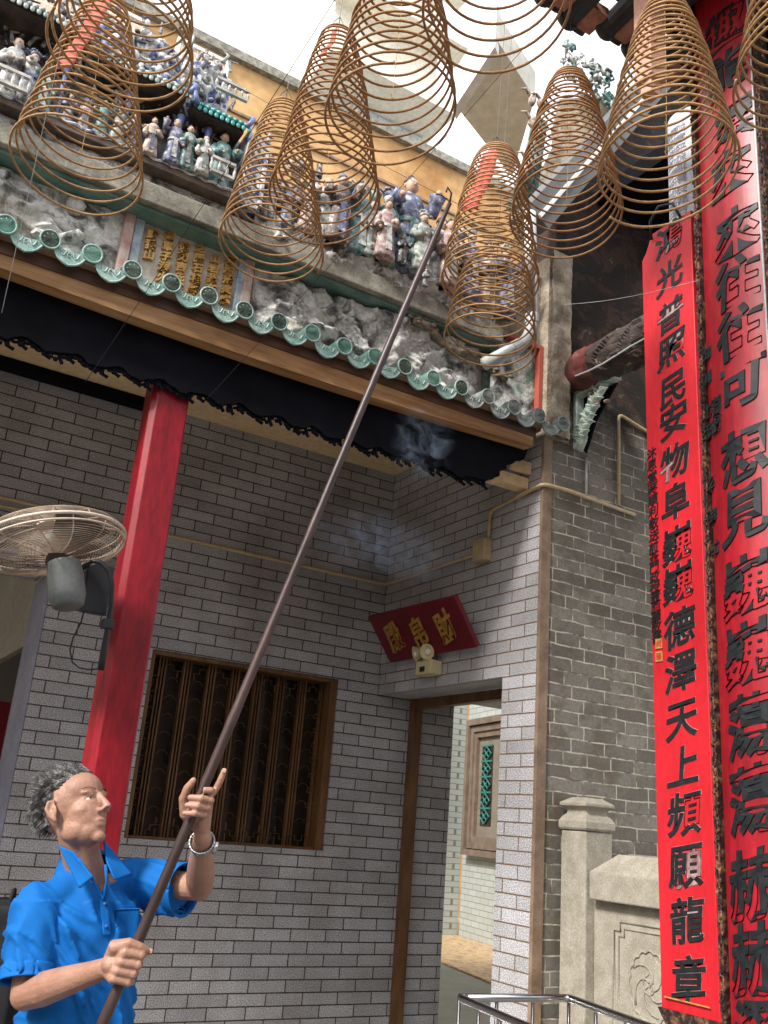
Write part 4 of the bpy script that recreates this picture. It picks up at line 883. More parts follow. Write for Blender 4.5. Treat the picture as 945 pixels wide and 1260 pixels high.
# log beam with flaking bark like lacquer
lb = thing('log_beam', 'round timber beam with flaking brown skin and a red painted end', 'beam', (2.9, 3.2, 3.8))
def logp(u, v_):
    y = 3.21 - u * 1.2; a = 2 * pi * v_; r = .098 + .012 * u - .03 * max(0, 1 - u * 16) ** 2
    fl = noise.cell(Vector((a * 2.6 + noise.noise(Vector((y * 6, a, 0))) * 1.5, y * 13 + sin(a * 3) * .6, 4))) if u > .08 else 0
    r += .010 * fl + .004 * noise.noise(Vector((a * 3, y * 20, 1)))
    return (2.895 + r * cos(a), y, 3.81 + r * sin(a))
bk = M_noise('flaking_lacquer', (0.030, 0.020, 0.018), (0.085, 0.058, 0.045), 14, 0.6, 0.9, c3=(0.34, 0.27, 0.2), p3=0.66, bd=0.01)
rede = M_noise('red_end', (0.07, 0.03, 0.025), (0.20, 0.045, 0.04), 12, 0.5, 0.3, c3=(0.28, 0.15, 0.12))
MB().grid(lambda u, v_: logp(.16 + u * .84, v_), 130, 60).build('trunk', bk, lb, smooth=False)
MB().grid(lambda u, v_: logp(u * .165, v_), 24, 40).build('red_end', rede, lb, smooth=True)
MB().tube([(2.81, 3.1 - k * .09, 3.745 - .01 * sin(k)) for k in range(10)], .004, 6).build('wire', MT['pvc'], lb)
br = thing('carved_bracket', 'pale green carved corner bracket under the log beam', 'bracket', (2.93, 3.2, 3.45))
pg = M_noise('pale_green_paint', (0.34, 0.44, 0.38), (0.60, 0.66, 0.60), 18, 0.6, 0.3, c3=(0.6, 0.6, 0.55))
X0 = 2.90
m = MB().box(X0, X0 + .05, 3.185, 3.212, 3.42, 3.72); m.obox((X0 + .025, 3.07, 3.715), (.025, 0, 0), (0, .14, 0), (0, 0, .012))
m.build('frame', pg, br, bevel=.003)
m = MB(); rg3 = random.Random(11)
m.tube([(X0 + .02, 3.19, 3.41), (X0 + .02, 3.165, 3.46), (X0 + .02, 3.16, 3.54), (X0 + .02, 3.13, 3.60), (X0 + .02, 3.08, 3.66), (X0 + .02, 3.0, 3.69)], [.02, .024, .026, .022, .018, .01], 8)
for k in range(22):
    t_ = k / 21; c_ = Vector((X0 + .012, 3.175 - .14 * t_ + rg3.uniform(-.015, .015), 3.44 + .23 * t_ + rg3.uniform(-.01, .015)))
    for s in (-1, 1):
        tip = c_ + Vector((rg3.uniform(-.01, .01), s * rg3.uniform(.035, .06), rg3.uniform(.0, .04))); mid = (c_ + tip) / 2 + Vector((-.008, 0, .012))
        m.tube([c_, mid, tip], [.009, .018, .004], 7, flat=.5)
m.build('leaf_carving', pg, br, smooth=True)
m = MB()
for k in range(16): m.ball((X0 + .01 + rg3.uniform(-.01, .01), rg3.uniform(2.98, 3.13), rg3.uniform(3.60, 3.69)), (.012, rg3.uniform(.01, .02), rg3.uniform(.008, .016)), 8, 6)
m.build('blossoms', GC['peach'], br, smooth=True)
MB().prism([(X0 + .045, 3.19, 3.43), (X0 + .045, 3.17, 3.40), (X0 + .045, 3.10, 3.55), (X0 + .045, 2.96, 3.70), (X0 + .045, 3.19, 3.70)], (.01, 0, 0)).build('back_board', MT['darkwood'], br)

# pale stone column carrying the first board
wc = thing('pale_column', 'pale inscribed stone column behind the first couplet board', 'column', (2.92, 2.42, 0))
MB().lathe([(.115, .6), (.115, 4.82)], (2.90, 2.42, 0), n=40).build('shaft', M_noise('pale_column_stone', (0.34, 0.34, 0.36), (0.46, 0.46, 0.48), 30, 0.4, 0.15), wc, smooth=True)
m = MB()
for i, a in enumerate((2.75, 3.05, 3.35)):
    n_ = Vector((cos(a), sin(a), 0)); tx = Vector((-sin(a), cos(a), 0)) * -1
    for j in range(10): place_text(m, '福壽安康吉祥如意平和'[(j + i * 3) % 10], .05, Vector((2.90, 2.42, 4.72 - j * .055)) + n_ * .1155, tx, (0, 0, 1), n_, ext=.0008)
m.build('fine_inscription', M_plain('grey_ink', (0.22, 0.22, 0.25), .6), wc)
MB().lathe([(.17, .6), (.18, .68), (.14, .76), (.16, .8)], (2.90, 2.42, 0), n=32).build('base', MT['balus'], wc, smooth=False)

# ---- couplet board 1
T0, T1, Q1, Q0 = Vector((2.70, 2.558, 4.17)), Vector((2.70, 2.281, 4.17)), Vector((2.70, 2.266, 1.095)), Vector((2.70, 2.512, 1.095))
b1 = thing('couplet_board', 'flat bright red couplet board with black characters, the left of the two', 'sign board', (2.72, 2.4, 1.1), 'red couplet boards on the hall columns')
ctop = [Vector((2.70, 2.558, 4.06)), Vector((2.70, 2.548, 4.075)), Vector((2.70, 2.535, 4.09)), Vector((2.70, 2.50, 4.17)), T1, Q1, Q0]
MB().prism(ctop, (.035, 0, 0)).build('board', MT['redboard'], b1, bevel=.004)
m = MB(); ux1 = Vector((0, -1, 0)); uy1 = Vector((0, 0, 1)); un1 = Vector((-1, 0, 0))
ys = [293, 339, 387, 430, 479, 516, 567, 616, 669, 717, 771.6, 826, 886, 941, 1001, 1066, 1131.6, 1204]
cs = '鴻光普照民安物阜巍巍德澤天上頻願龍章'
random.seed(3)
for ch_, y in zip(cs, ys):
    xl = 789 + (y - 300) * .026 ; c_ = onX(xl + 34 + (y - 293) * 0.0005 * 3, y, 2.70)
    m = MB(); st0 = random.getstate(); place_text(m, ch_, .152, (2.699, c_.y, c_.z), ux1, uy1, un1, sx=.98, brush=.03, ext=.003, off=.0028); co1 = m.build('character', MT['ink'], b1)
    st_r = random.getstate(); m = MB(); random.setstate(st0); place_text(m, ch_, .152, (2.6995, c_.y, c_.z), ux1, uy1, un1, sx=.98, brush=.03, ext=.0012, off=.0040); m.build('character_highlight', MT['edge'], co1); random.setstate(st_r)  # larger pale glyph stands for the highlight round each character
m = MB(); ss = '沐恩堂蔣順利敬送'; y = 558
for ch_ in ss: c_ = onX(802 + (y - 558) * .03, y, 2.70); place_text(m, ch_, .052, (2.699, c_.y, c_.z), ux1, uy1, un1, brush=.03, ext=.002, off=.0006); y += 14.3
y = 673
for ch_ in '前荃門政授蕭雁華敬書': c_ = onX(804.5 + (y - 673) * .035, y, 2.70); place_text(m, ch_, .05, (2.699, c_.y, c_.z), ux1, uy1, un1, brush=.03, ext=.002, off=.0006); y += 12.3
m.build('small_characters', MT['ink'], b1)
m = MB()
for y in (792, 808): c_ = onX(811.5, y, 2.70); m.box(2.696, 2.699, c_.y - .017, c_.y + .017, c_.z - .019, c_.z + .019)
so_ = m.build('seal', MT['gold'], b1)
m = MB()
for y in (792, 808): c_ = onX(811.5, y, 2.70); place_text(m, '肖' if y < 800 else '華', .03, (2.6955, c_.y, c_.z), ux1, uy1, un1, ext=.0006)
m.build('seal_mark', MT['redboard'], so_)
m = MB(); m.tube([(2.692, 2.30, 1.135), (2.692, 2.49, 1.135)], .0025, 5); m.build('painted_line', MT['gold'], b1)
MB().prism([(2.69, 2.52, 1.10), (2.69, 2.25, 1.10), (2.69, 2.28, 1.03), (2.69, 2.47, 1.03)], (.06, 0, 0)).build('foot_carving', MT['gildcarve'], b1)
hk = MB().tube([(2.69, 2.49, 4.13), (2.66, 2.47, 4.2), (2.66, 2.42, 4.25), (2.68, 2.36, 4.24), (2.69, 2.33, 4.16)], .006, 6).build('hook', MT['wire'], b1, smooth=True)
# dark column between
dc = MB().lathe([(.175, .6), (.175, 4.8)], (2.66, 1.86, 0), n=40).build('dark_column', M_noise('dark_lacquer', (0.012, 0.006, 0.006), (0.04, 0.02, 0.016), 5, 0.3, 0.1), smooth=True); tag(dc, 'round dark lacquered column carrying the second couplet board', 'column')

# ---- couplet board 2 (curved, nearer)
b2 = thing('couplet_board', 'curved worn red couplet board with larger characters and carved gilt edges, at the right edge', 'sign board', (2.38, 1.82, .9), 'red couplet boards on the hall columns')
YA, YE, BUL = 1.945, 1.705, .035
def b2x(y): 
    u = (y - YE) / (YA - YE) * 2 - 1; return 2.36 - BUL * (1 - u * u)
m = MB().grid(lambda u, v_: (b2x(YE + (YA - YE) * u), YE + (YA - YE) * u, .9 + 4.0 * v_), 24, 30).grid(lambda u, v_: (b2x(YE + (YA - YE) * u) + .03, YE + (YA - YE) * u, .9 + 4.0 * v_), 24, 2)
m.build('board', MT['redboard2'], b2, smooth=True)
ec = MT['gildcarve']
m = MB()
def edge(yc, sgn):
    m.box(2.345, 2.40, yc - .007, yc + .007, .9, 4.9)
    for z in np.arange(.92, 4.88, .035):
        a0 = z * 40; m.tube([(2.342, yc + .009 * cos(a0 + s * .8) * (1 - s / 9), z + .014 * sin(a0 + s * .8)) for s in range(8)], .0032, 4)
        m.ball((2.343, yc + .006 * sin(z * 90), z + .017), (.005, .006, .008), 6, 4)
edge(1.957, 1); m.build('carved_edge', ec, b2)
m = MB(); edge(1.672, -1); m.build('carved_edge', ec, b2)
MB().tube([(2.352, 1.697, .9), (2.352, 1.697, 4.9)], .004, 5).build('bead', MT['pvc'], b2)
m = MB()
big = [('趣', 889, 37), ('能', 893, 87), ('靈', 903, 146), ('來', 897, 212), ('來', 905, 283), ('往', 905, 345), ('往', 908, 407), ('可', 912, 472), ('想', 914, 558), ('見', 915, 630), ('巍', 917, 718), ('巍', 918, 803), ('蕩', 922, 892), ('蕩', 924, 983), ('赫', 923, 1088), ('赫', 925, 1180), ('濯', 928, 1275)]
for ch_, x, y in big:
    c_ = onX(x, y, 2.33); o3 = Vector((random.uniform(0, 9),) * 3)
    for kk, (e_, f_2) in enumerate(((.0035, .0050),)):
        vs, fs = text_mb(ch_, .190, ext=e_, off=f_2); q = []
        for v in vs:
            k = noise.noise_vector(Vector((v.x * 10, v.y * 10, 0)) + o3) * .010; xx = (v.x + k.x) * .86 + .04 * v.y; yy = v.y + k.y + .2 * v.x
            Y_ = max(1.703, min(1.942, c_.y - xx)); q.append((b2x(Y_) - .002 - v.z + .0005 * kk, Y_, c_.z + yy))
        m = MB(); m.add(q, fs)
        if kk == 0: co2 = m.build('character', MT['ink'], b2)
        else: m.build('character_highlight', MT['edge'], co2)
m = MB()
for ch_, x, y in (('道', 873, 433), ('甫', 873, 463), ('菩', 886, 497), ('恩', 886, 511), ('銘', 886, 525), ('竹', 873, 503), ('二', 873, 517), ('歲', 873, 531), ('公', 877, 593), ('泉', 880, 633), ('立', 883, 672)):
    c_ = onX(x, y, 2.345); place_text(m, ch_, .05, (b2x(c_.y) - .002, c_.y, c_.z), ux1, uy1, un1, brush=.03, ext=.003, off=.001)
m.build('small_characters', MT['ink'], b2)

# ================================================================== STONE BALUSTRADE
bl = thing('stone_balustrade', 'carved granite balustrade panel and square newel post by the old brick wall', 'balustrade', (2.95, 3.0, .6))
st = MT['balus']
MB().box(2.85, 3.0, 3.045, 3.195, .55, 1.652).build('newel', st, bl, bevel=.006)
m = MB(); c_ = (2.925, 3.12)
def sq(r, z): return [(c_[0] - r, c_[1] - r, z), (c_[0] + r, c_[1] - r, z), (c_[0] + r, c_[1] + r, z), (c_[0] - r, c_[1] + r, z)]
prof = [(.078, 1.655), (.084, 1.665), (.084, 1.69), (.074, 1.708), (.060, 1.722), (.058, 1.732), (.066, 1.742), (.082, 1.752), (.082, 1.765), (.045, 1.788)]
vs = []; 
for r, z in prof: vs += sq(r, z)
fs = [(i * 4 + k, i * 4 + (k + 1) % 4, (i + 1) * 4 + (k + 1) % 4, (i + 1) * 4 + k) for i in range(len(prof) - 1) for k in range(4)] + [(0, 3, 2, 1), tuple(len(vs) - 4 + k for k in range(4))]
m.add(vs, fs); m.build('newel_cap', st, bl, bevel=.003)
MB().box(2.895, 2.965, 2.0, 3.043, .55, 1.395).build('panel', st, bl, bevel=.004)
m = MB(); yy0, yy1 = 2.0, 3.02; a, b_ = 2.845, 3.0
m.add([(a, yy0, 1.395), (a, yy1, 1.395), (a, yy1, 1.50), (a, yy0, 1.50), (b_, yy0, 1.395), (b_, yy1, 1.395), (b_, yy1 , 1.50), (b_, yy0, 1.50), (2.92, yy0, 1.575), (2.92, yy1 - .09, 1.575)],
      [(0, 1, 2, 3), (5, 4, 7, 6), (1, 5, 6, 2), (4, 0, 3, 7), (0, 4, 5, 1), (3, 2, 9, 8), (2, 6, 9), (6, 7, 8, 9), (7, 3, 8)])
m.build('coping', st, bl, bevel=.006)
m = MB(); xf = 2.893
def notch(y0, y1, z0, z1, k):
    return [(xf, y0 + k, z0), (xf, y1 - k, z0), (xf, y1 - k, z0 + k), (xf, y1, z0 + k), (xf, y1, z1 - k), (xf, y1 - k, z1 - k), (xf, y1 - k, z1), (xf, y0 + k, z1), (xf, y0 + k, z1 - k), (xf, y0, z1 - k), (xf, y0, z0 + k), (xf, y0 + k, z0 + k)]
m.tube(notch(2.56, 2.93, .90, 1.33, .035), .006, 6, closed=True); m.tube(notch(2.585, 2.905, .925, 1.305, .03), .004, 6, closed=True)
cy_, cz_ = 2.745, 1.12
sc = [(xf, cy_ + (.10 + .008 * abs(cos(a * 8))) * cos(a), cz_ + (.115 + .008 * abs(cos(a * 8))) * sin(a)) for a in np.linspace(0, 2 * pi, 97)[:-1]]
m.tube(sc, .0045, 5, closed=True)
for arm in range(5):
    a0 = 2 * pi * arm / 5; m.tube([(xf, cy_ + (.012 + .014 * s) * cos(a0 - s * .33), cz_ + (.012 + .014 * s) * 1.1 * sin(a0 - s * .33)) for s in range(7)], .0038, 5)
m.tube([(xf, cy_ + .004 * s * cos(s * .7), cz_ + .004 * s * sin(s * .7)) for s in range(12)], .0035, 5)
m.build('carving', st, bl, smooth=True)
MB().box(2.84, 3.05, 1.8, 3.2, .5, .56).build('plinth', st, bl)
hp = MB().box(2.78, 7, -1, 3.2, 0, .5).build('hall_platform', MT['balus']); tag(hp, 'granite platform of the main hall', kind='structure')

# ================================================================== STAINLESS HANDRAIL
hrl = thing('handrail', 'stainless steel handrail with two arms meeting in a corner, bottom of the photo', 'railing', (1.82, 2.46, 0))
H = [Vector((1.816, 2.462, 1.15)), Vector((2.205, 2.425, 1.15)), Vector((2.12, 2.0, 1.15)), Vector((2.05, 1.6, 1.15))]
H2 = [H[0], Vector((1.756, 2.113, 1.15)), Vector((1.70, 1.75, 1.15))]
def rail(pts, r):
    q = [pts[0]]
    for i in range(1, len(pts) - 1):
        a = (pts[i - 1] - pts[i]).normalized(); b_ = (pts[i + 1] - pts[i]).normalized()
        for s in np.linspace(0, 1, 7): q.append(pts[i] + a * .03 * (1 - s) ** 2 + b_ * .03 * s ** 2)
    q.append(pts[-1]); return q
MB().tube(rail(H, 0), .0115, 14).build('top_rail', MT['steel'], hrl, smooth=True); MB().tube(rail([H[1], H[0], H2[1], H2[2]], 0), .0112, 14).build('top_rail', MT['steel'], hrl, smooth=True)
for p in (H[0], H[0].lerp(H[1], .33), H[0].lerp(H[1], .66), H[1], H[2], H2[0].lerp(H2[1], .35), H2[1], H2[0].lerp(H2[1], .7), H[1].lerp(H[2], .35), H[1].lerp(H[2], .7)):
    MB().tube([(p.x, p.y, 0), (p.x, p.y, 1.145)], .0055, 10).build('baluster', MT['steel'], hrl, smooth=True)
MB().tube([(p.x, p.y, .2) for p in H], .008, 10).tube([(p.x, p.y, .2) for p in H2], .008, 10).build('lower_rail', MT['steel'], hrl, smooth=True)

# ================================================================== WALL FAN on the red column
fa = thing('wall_fan', 'dusty round wall fan facing upward on a curved arm beside the red column', 'fan', (0.80, 3.25, 2.3))
fc = atD(63, 668, 3.06); ax = Vector(_M.T @ np.array([-.22, .37, .90])).normalized(); fx, fy, fz = frame_from(ax)
dust = M_noise('dusty_guard', (0.36, 0.26, 0.18), (0.55, 0.43, 0.33), 30, 0.7, 0.1); RF = .232
def ring(r, h, tr, n=56): return [fc + (fx * cos(2 * pi * k / n) + fy * sin(2 * pi * k / n)) * r + fz * h for k in range(n)], tr
def ghost(r): return .062 * sqrt(max(0, 1 - (r / RF) ** 2.6))
m = MB()
for k in range(26):
    r = .045 + (RF - .045) * k / 25; p, tr = ring(r, ghost(r) + .004, .0012); m.tube(p, tr, 4, closed=True)
for k in range(12):
    a = 2 * pi * k / 12; m.tube([fc + (fx * cos(a + s * .03) + fy * sin(a + s * .03)) * (.04 + (RF - .04) * s / 8) + fz * (ghost(.04 + (RF - .04) * s / 8)) for s in range(9)], .0019, 4)
m.build('front_guard', dust, fa, smooth=True)
m = MB()
for k in range(22):
    r = .06 + (RF - .06) * k / 21; p, tr = ring(r, -ghost(r) * .9 - .004, .0012); m.tube(p, tr, 4, closed=True)
for k in range(12):
    a = 2 * pi * (k + .5) / 12; m.tube([fc + (fx * cos(a + s * .03) + fy * sin(a + s * .03)) * (.05 + (RF - .05) * s / 8) - fz * (ghost(.05 + (RF - .05) * s / 8) * .9) for s in range(9)], .0022, 4)
m.build('rear_guard', dust, fa, smooth=True)
m = MB(); p, tr = ring(RF + .002, 0, .0055); m.tube(p, .0055, 6, closed=True); p, tr = ring(RF - .002, -.02, .003); m.tube(p, .003, 6, closed=True); m.build('rim', M_noise('pale_rim', (0.55, 0.47, 0.38), (0.66, 0.58, 0.48), 20, .6, .1), fa, smooth=True)
MB().lathe([(.04, 0), (.04, .006), (.03, .012)], fc + fz * .062, ax, 24).build('badge', M_plain('badge_cream', (0.75, 0.66, 0.52), .5), fa)
for k in range(3):
    a0 = 2 * pi * k / 3 + .5
    def bl_(u, v_, a0=a0):
        r = .03 + .175 * u; a = a0 + (v_ - .5) * (1.25 - .3 * u) + .25 * u; return fc + (fx * cos(a) + fy * sin(a)) * r + fz * ((v_ - .5) * .05)
    mm = MB().grid(bl_, 12, 8); b_o = mm.build('blade', M_plain('grey_blade', (0.10, 0.085, 0.07), .5), fa, smooth=True); sm = b_o.modifiers.new('s', 'SOLIDIFY'); sm.thickness = .002
MB().lathe([(.035, -.02), (.035, .02), (.02, .03)], fc, ax, 18).build('hub', M_plain('hub_grey', (0.2, 0.18, 0.16), .5), fa, smooth=True)
MB().lathe([(.03, 0), (.052, -.008), (.058, -.05), (.058, -.12), (.050, -.155), (.034, -.165)], fc - fz * .055 + Vector((.035, 0, 0)), ax, 24).build('motor', M_noise('motor_grey', (0.10, 0.11, 0.105), (0.16, 0.17, 0.165), 8, .55, .1), fa, auto=50)
dk = M_plain('dark_metal', (0.022, 0.024, 0.028), .45)
ga_ = lambda x, y, d=3.14: atD(x, y, d)
m = MB(); arm = [ga_(100, 700), ga_(113, 690), ga_(124, 692), ga_(134, 702), ga_(138, 720), ga_(137, 745), ga_(133, 770), ga_(128, 800), ga_(124, 824)]
m.tube(arm, [.009] * 7 + [.012, .012], 10); m.tube([ga_(96, 715), ga_(103, 703)], .012, 8); m.build('arm', dk, fa, smooth=True)
MB().obox(ga_(132, 768), (.018, 0, 0), (0, .018, 0), (0, 0, .016)).build('clamp', dk, fa, bevel=.003)
A_ = ga_(120, 718, 3.2)
MB().obox(A_ + Vector((0, 0, -.02)), (.045, 0, 0), (0, .02, 0), (0, 0, .085)).build('control_box', dk, fa, bevel=.006)
MB().tube([ga_(105, 746), ga_(100, 765), ga_(90, 785), ga_(86, 800), ga_(89, 815), ga_(98, 822), ga_(110, 824), ga_(122, 823)], .0028, 6).build('cable', MT['wire'], fa, smooth=True)
MB().obox(fc - fz * .03 - fx * .0 + (Vector(atD(12, 668, 3.0)) - Vector(atD(63, 668, 3.0))), fx * .03, fy * .02, fz * .004).build('label_plate', M_plain('pale_sticker', (0.55, 0.56, 0.7), .4), fa)
# ================================================================== INCENSE COILS
def coil(px, py, wpx, R, h, turns, mat, label, tag_=True, seed=0, yaw=0, tilt=(0, 0), r0=.055, power=.85, tagl=.2, tw=1.0):
    D = CF * R / wpx; c = atD(px, py, D); rg = random.Random(seed)
    apex = c + Vector((tilt[0], tilt[1], h))
    T = thing('incense_coil', label, 'incense coil', apex + Vector((0, 0, .12)), 'hanging incense coils')
    turns *= 1.22; N = int(turns * 40); pts = []; rs = []
    o = Vector((seed * 7.1, 0, 0))
    for i in range(N + 1):
        t = i / N; k = t ** .93                                      # along the helix
        th = 2 * pi * turns * k + yaw
        rad = r0 + (R - r0) * (t ** power)
        rad *= 1 + .045 * noise.noise(Vector((t * turns * .5, 1, seed)))
        cz = -h * (t ** 1.12)
        ctr = apex.lerp(Vector((c.x, c.y, apex.z)), t)
        sag = .010 * t * cos(th - 1.1 - seed) + .012 * noise.noise(Vector((th * .35, seed, 2))) * t
        ex = 1 + .035 * sin(seed) * t
        pts.append(Vector((ctr.x + rad * ex * cos(th), ctr.y + rad / ex * sin(th), apex.z + cz + sag - (.17 + .05 * sin(seed * 2.3)) * min(1, t * 2) * rad * (cos(th) * .5 + sin(th) * .85)))); rs.append(.0041 + .0004 * noise.noise(Vector((i * .05, seed, 0))))
    MB().tube(pts, rs, 6).build('spiral', mat, T, smooth=True)
    # threads that carry the loops
    m = MB()
    for q in range(1):
        m.tube([apex + Vector((0, 0, .02)), apex.lerp(c, .5) + Vector((.004, 0, 0)), c + Vector((0, 0, .08))], .0008, 4)
    for q in range(5): z = apex.lerp(c, .2 + q * .17); m.tube([z + Vector((-.006, 0, .006)), z + Vector((.005, .003, -.006))], .0018, 4)
    m.build('thread', MT['string'], T)
    hk = MB().tube([apex + Vector((0, 0, .0)), apex + Vector((0, 0, .09))], .0018, 5)
    for s in (-1, 1): hk.tube([apex + Vector((0, 0, .09)), apex + Vector((s * .02, 0, .06)), apex + Vector((s * .035, 0, .02)), apex + Vector((s * (r0 * .9), 0, -.01))], .0015, 4)
    hk.tube([apex + Vector((0, 0, .09)), apex + Vector((.02, -.02, 1.6))], .0013, 4)
    hk.build('hook', MT['wire'], T)
    if tag_:
        a = yaw + 2.2
        d = Vector((cos(a), sin(a), 0)); s_ = Vector((-sin(a), cos(a), 0))
        d = -Vector(r_).normalized(); d.z = 0; s_ = Vector(f_).cross(Vector((0, 0, 1))).normalized() * .03 + Vector((0, -.012, 0))
        p0 = apex + Vector((0, 0, .05)); slope = (d * .085 + Vector((0, 0, -.30))).normalized()
        def paper(u, v_): p = p0 + slope * tagl * v_ + s_ * tw * (u - .5) * 2 * min(1, v_ * 6 + .05) + d * (.006 * sin(v_ * 9) + .004 * u); return p
        o_ = MB().grid(paper, 3, 12).build('paper_tag', MT['tagred'], T, smooth=True); sm = o_.modifiers.new('s', 'SOLIDIFY'); sm.thickness = .0012
    return T
I1, I2 = MT['incense'], MT['incense_dark']
coil(95, 212, 79, .20, .66, 17, I1, 'golden brown incense coil hanging lowest at the left', True, 1, .5, (-.02, -.01), tagl=.34)
coil(148, 72, 86, .20, .64, 15, I1, 'incense coil overlapping the left one and cut by the top edge of the photo', False, 2, 1.5, (.03, 0))
coil(333, 308, 65, .20, .66, 18, I1, 'left coil of the middle cluster, hanging in front of the inscribed panel', False, 3, .2, (-.02, 0), tagl=.20, tw=.4)
coil(398, 250, 69, .20, .75, 18, I2, 'second coil of the middle cluster, its narrow red tag against the sky', True, 4, 2.2, (-.02, 0), tagl=.16, tw=.35)
coil(480, 148, 83, .20, .74, 16, I2, 'dark brown incense coil right of the cluster in front of the tiled tower', False, 5, .9, (0, 0))
coil(612, 18, 93, .20, .6, 12, I2, 'wide coil at the top centre with only its lowest loops in the photo', False, 6, .3)
coil(603, 352, 60, .20, .66, 20, I1, 'long incense coil with a large red tag beside the tip of the pole', True, 7, 1.9, (0, 0), tagl=.36, r0=.07, power=.7)
coil(602, 428, 57, .19, .42, 9, I1, 'loosely sagging golden coil lowest in the middle, below the red tagged one', False, 8, 1.0, (.02, 0), r0=.10, power=.5)
coil(697, 266, 69, .20, .62, 18, I2, 'dark incense coil in front of the grey gable board', False, 9, 2.8, (0, 0))
coil(820, 215, 85, .20, .63, 17, I1, 'largest right hand incense coil overlapping the two red boards', False, 10, 3.3, (.01, 0))
coil(992, 92, 84, .20, .6, 14, I1, 'incense coil cut by the right edge of the photo', False, 11, 2.0)
coil(470, 258, 24, .075, .5, 9, I2, 'small nearly burnt out inner coil hanging in the middle cluster', False, 12, 1.4, r0=.04) if False else None
# wires stretched across the yard
def wire(label, a, b_, r=.0012):
    a, b_ = Vector(a), Vector(b_); m = MB().tube([a.lerp(b_, k / 10) - Vector((0, 0, .02 * sin(pi * k / 10))) for k in range(11)], r, 4).build('wire', MT['wire'] if r > .0011 else MT['pvc']); tag(m, label, 'wire', 'thin wires stretched from the eaves')
wire('thin wire running from the black fascia left of the column up past the middle cluster', onY(105, 470, 3.25), atD(418, -10, 2.6))
wire('thin wire from the fascia right of the column up to the pole tip', onY(255, 490, 3.25), atD(705, -10, 3.3))
wire('thin wire at the left edge rising from the black fascia', onY(2, 385, 3.25), atD(75, 60, 2.6), .0011)
wire('thin wire crossing the dark wall head beside the log beam', onY(690, 375, 3.19), atD(860, 345, 3.3), .0011)
wire('thin wire over the ochre wall towards the top left', atD(230, 70, 5.5), atD(640, 290, 3.9), .0013)

# ================================================================== THE POLE
pa, pb = Vector((0.795, 2.419, 1.248)), Vector((1.393, 2.1, 3.535))
pd = (pb - pa); T = thing('pole', 'long dark wooden pole held up to the coils by the man in blue', 'pole', pa - pd * .33)
pts = []; rs = []
for i in range(61):
    t_ = -.33 + 1.31 * i / 60; s = i / 60; bow = Vector((.010 * sin(s * 5), .008 * sin(s * 3.1), 0)) * .8
    pts.append(pa + pd * t_ + bow); rs.append(.0150 - .0052 * s + (.0010 if i % 11 == 5 else 0) - (.004 * max(0, s - .95) * 20))
MB().tube(pts, rs, 14).build('shaft', MT['pole'], T, smooth=True)
e = pts[-1]; MB().tube([e, e + Vector((.004, 0, .04)), e + Vector((-.012, 0, .055)), e + Vector((-.016, 0, .035))], .003, 6).tube([e + Vector((0, 0, .005)), e + Vector((-.035, -.005, .012)), e + Vector((-.06, -.01, .0))], .0018, 5).build('hook', MT['wire'], T, smooth=True)
POLE = lambda t_: pa + pd * t_
# ================================================================== PEOPLE
def skin_mat():
    t = NT('skin'); v = t.co(); n1 = t.noise(v, 14, 5); n2 = t.noise(v, 160, 3, .7)
    c = t.ramp(n1, [(0.35, (0.32, 0.165, 0.11)), (0.65, (0.42, 0.235, 0.165))]); c = t.mix(.25, c, t.ramp(n2, [(0.3, (.7, .6, .55)), (.7, (1.25, 1.2, 1.2))]), 'MULTIPLY')
    t.col(c); t.setv(Roughness=.48); t.b.inputs['Subsurface Weight'].default_value = .12; t.b.inputs['Subsurface Radius'].default_value = (.008, .003, .0015); t.b.inputs['Subsurface Scale'].default_value = 1
    t.bump(t.math('ADD', n2, t.noise(v, 60, 4)), .5, .003); return t.m
MT['skin'] = skin_mat()
def cloth(name, c1, c2):
    t = NT(name); v = t.co(); n = t.noise(v, 5, 4); c = t.ramp(n, [(.35, c1), (.65, c2)]); t.col(c); t.setv(Roughness=.75); t.b.inputs['Specular IOR Level'].default_value = .25; t.bump(t.math('ADD', t.noise(v, 420, 2), t.math('MULTIPLY', t.noise(v, 16, 5, .6, .8), 1.2)), .3, .004); return t.m
MT['blue'] = cloth('blue_polo_cloth', (0.002, 0.115, 0.40), (0.003, 0.14, 0.47)); MT['navy'] = cloth('navy_cloth', (0.02, 0.025, 0.05), (0.03, 0.035, 0.06)); MT['black'] = cloth('black_cloth', (0.012, 0.012, 0.014), (0.03, 0.03, 0.034))

f_h = lambda a: Vector((-.26 * cos(a) + .97 * sin(a), -.97 * cos(a) - .26 * sin(a), 0)).normalized()
BF = f_h(radians(33)); BLF = Vector((-BF.y, BF.x, 0))                  # facing, his left
Nk = atD(113, 1082, 2.60)
rs_, ls_ = atD(46, 1114, 2.47), atD(170, 1084, 2.68)
re_j, rw_j = atD(31, 1224, 2.34), atD(132, 1191, 2.26)
le_j, lw_j = atD(246, 1092, 2.58), atD(249, 1030, 2.405)
Gr, Gl = POLE(0.0), POLE(.168)
e1 = pd.normalized(); tc_ = (Vector(CC) - Gr).normalized(); e2 = e1.cross(tc_).normalized()
if e2.dot(Vector(r_)) < 0: e2 = -e2
e3 = (tc_ - e1 * tc_.dot(e1)).normalized()
man = thing('person', 'man in a bright blue polo shirt, head raised, holding the long pole in both hands', 'person', (Nk.x, Nk.y, 0))
b = MB()
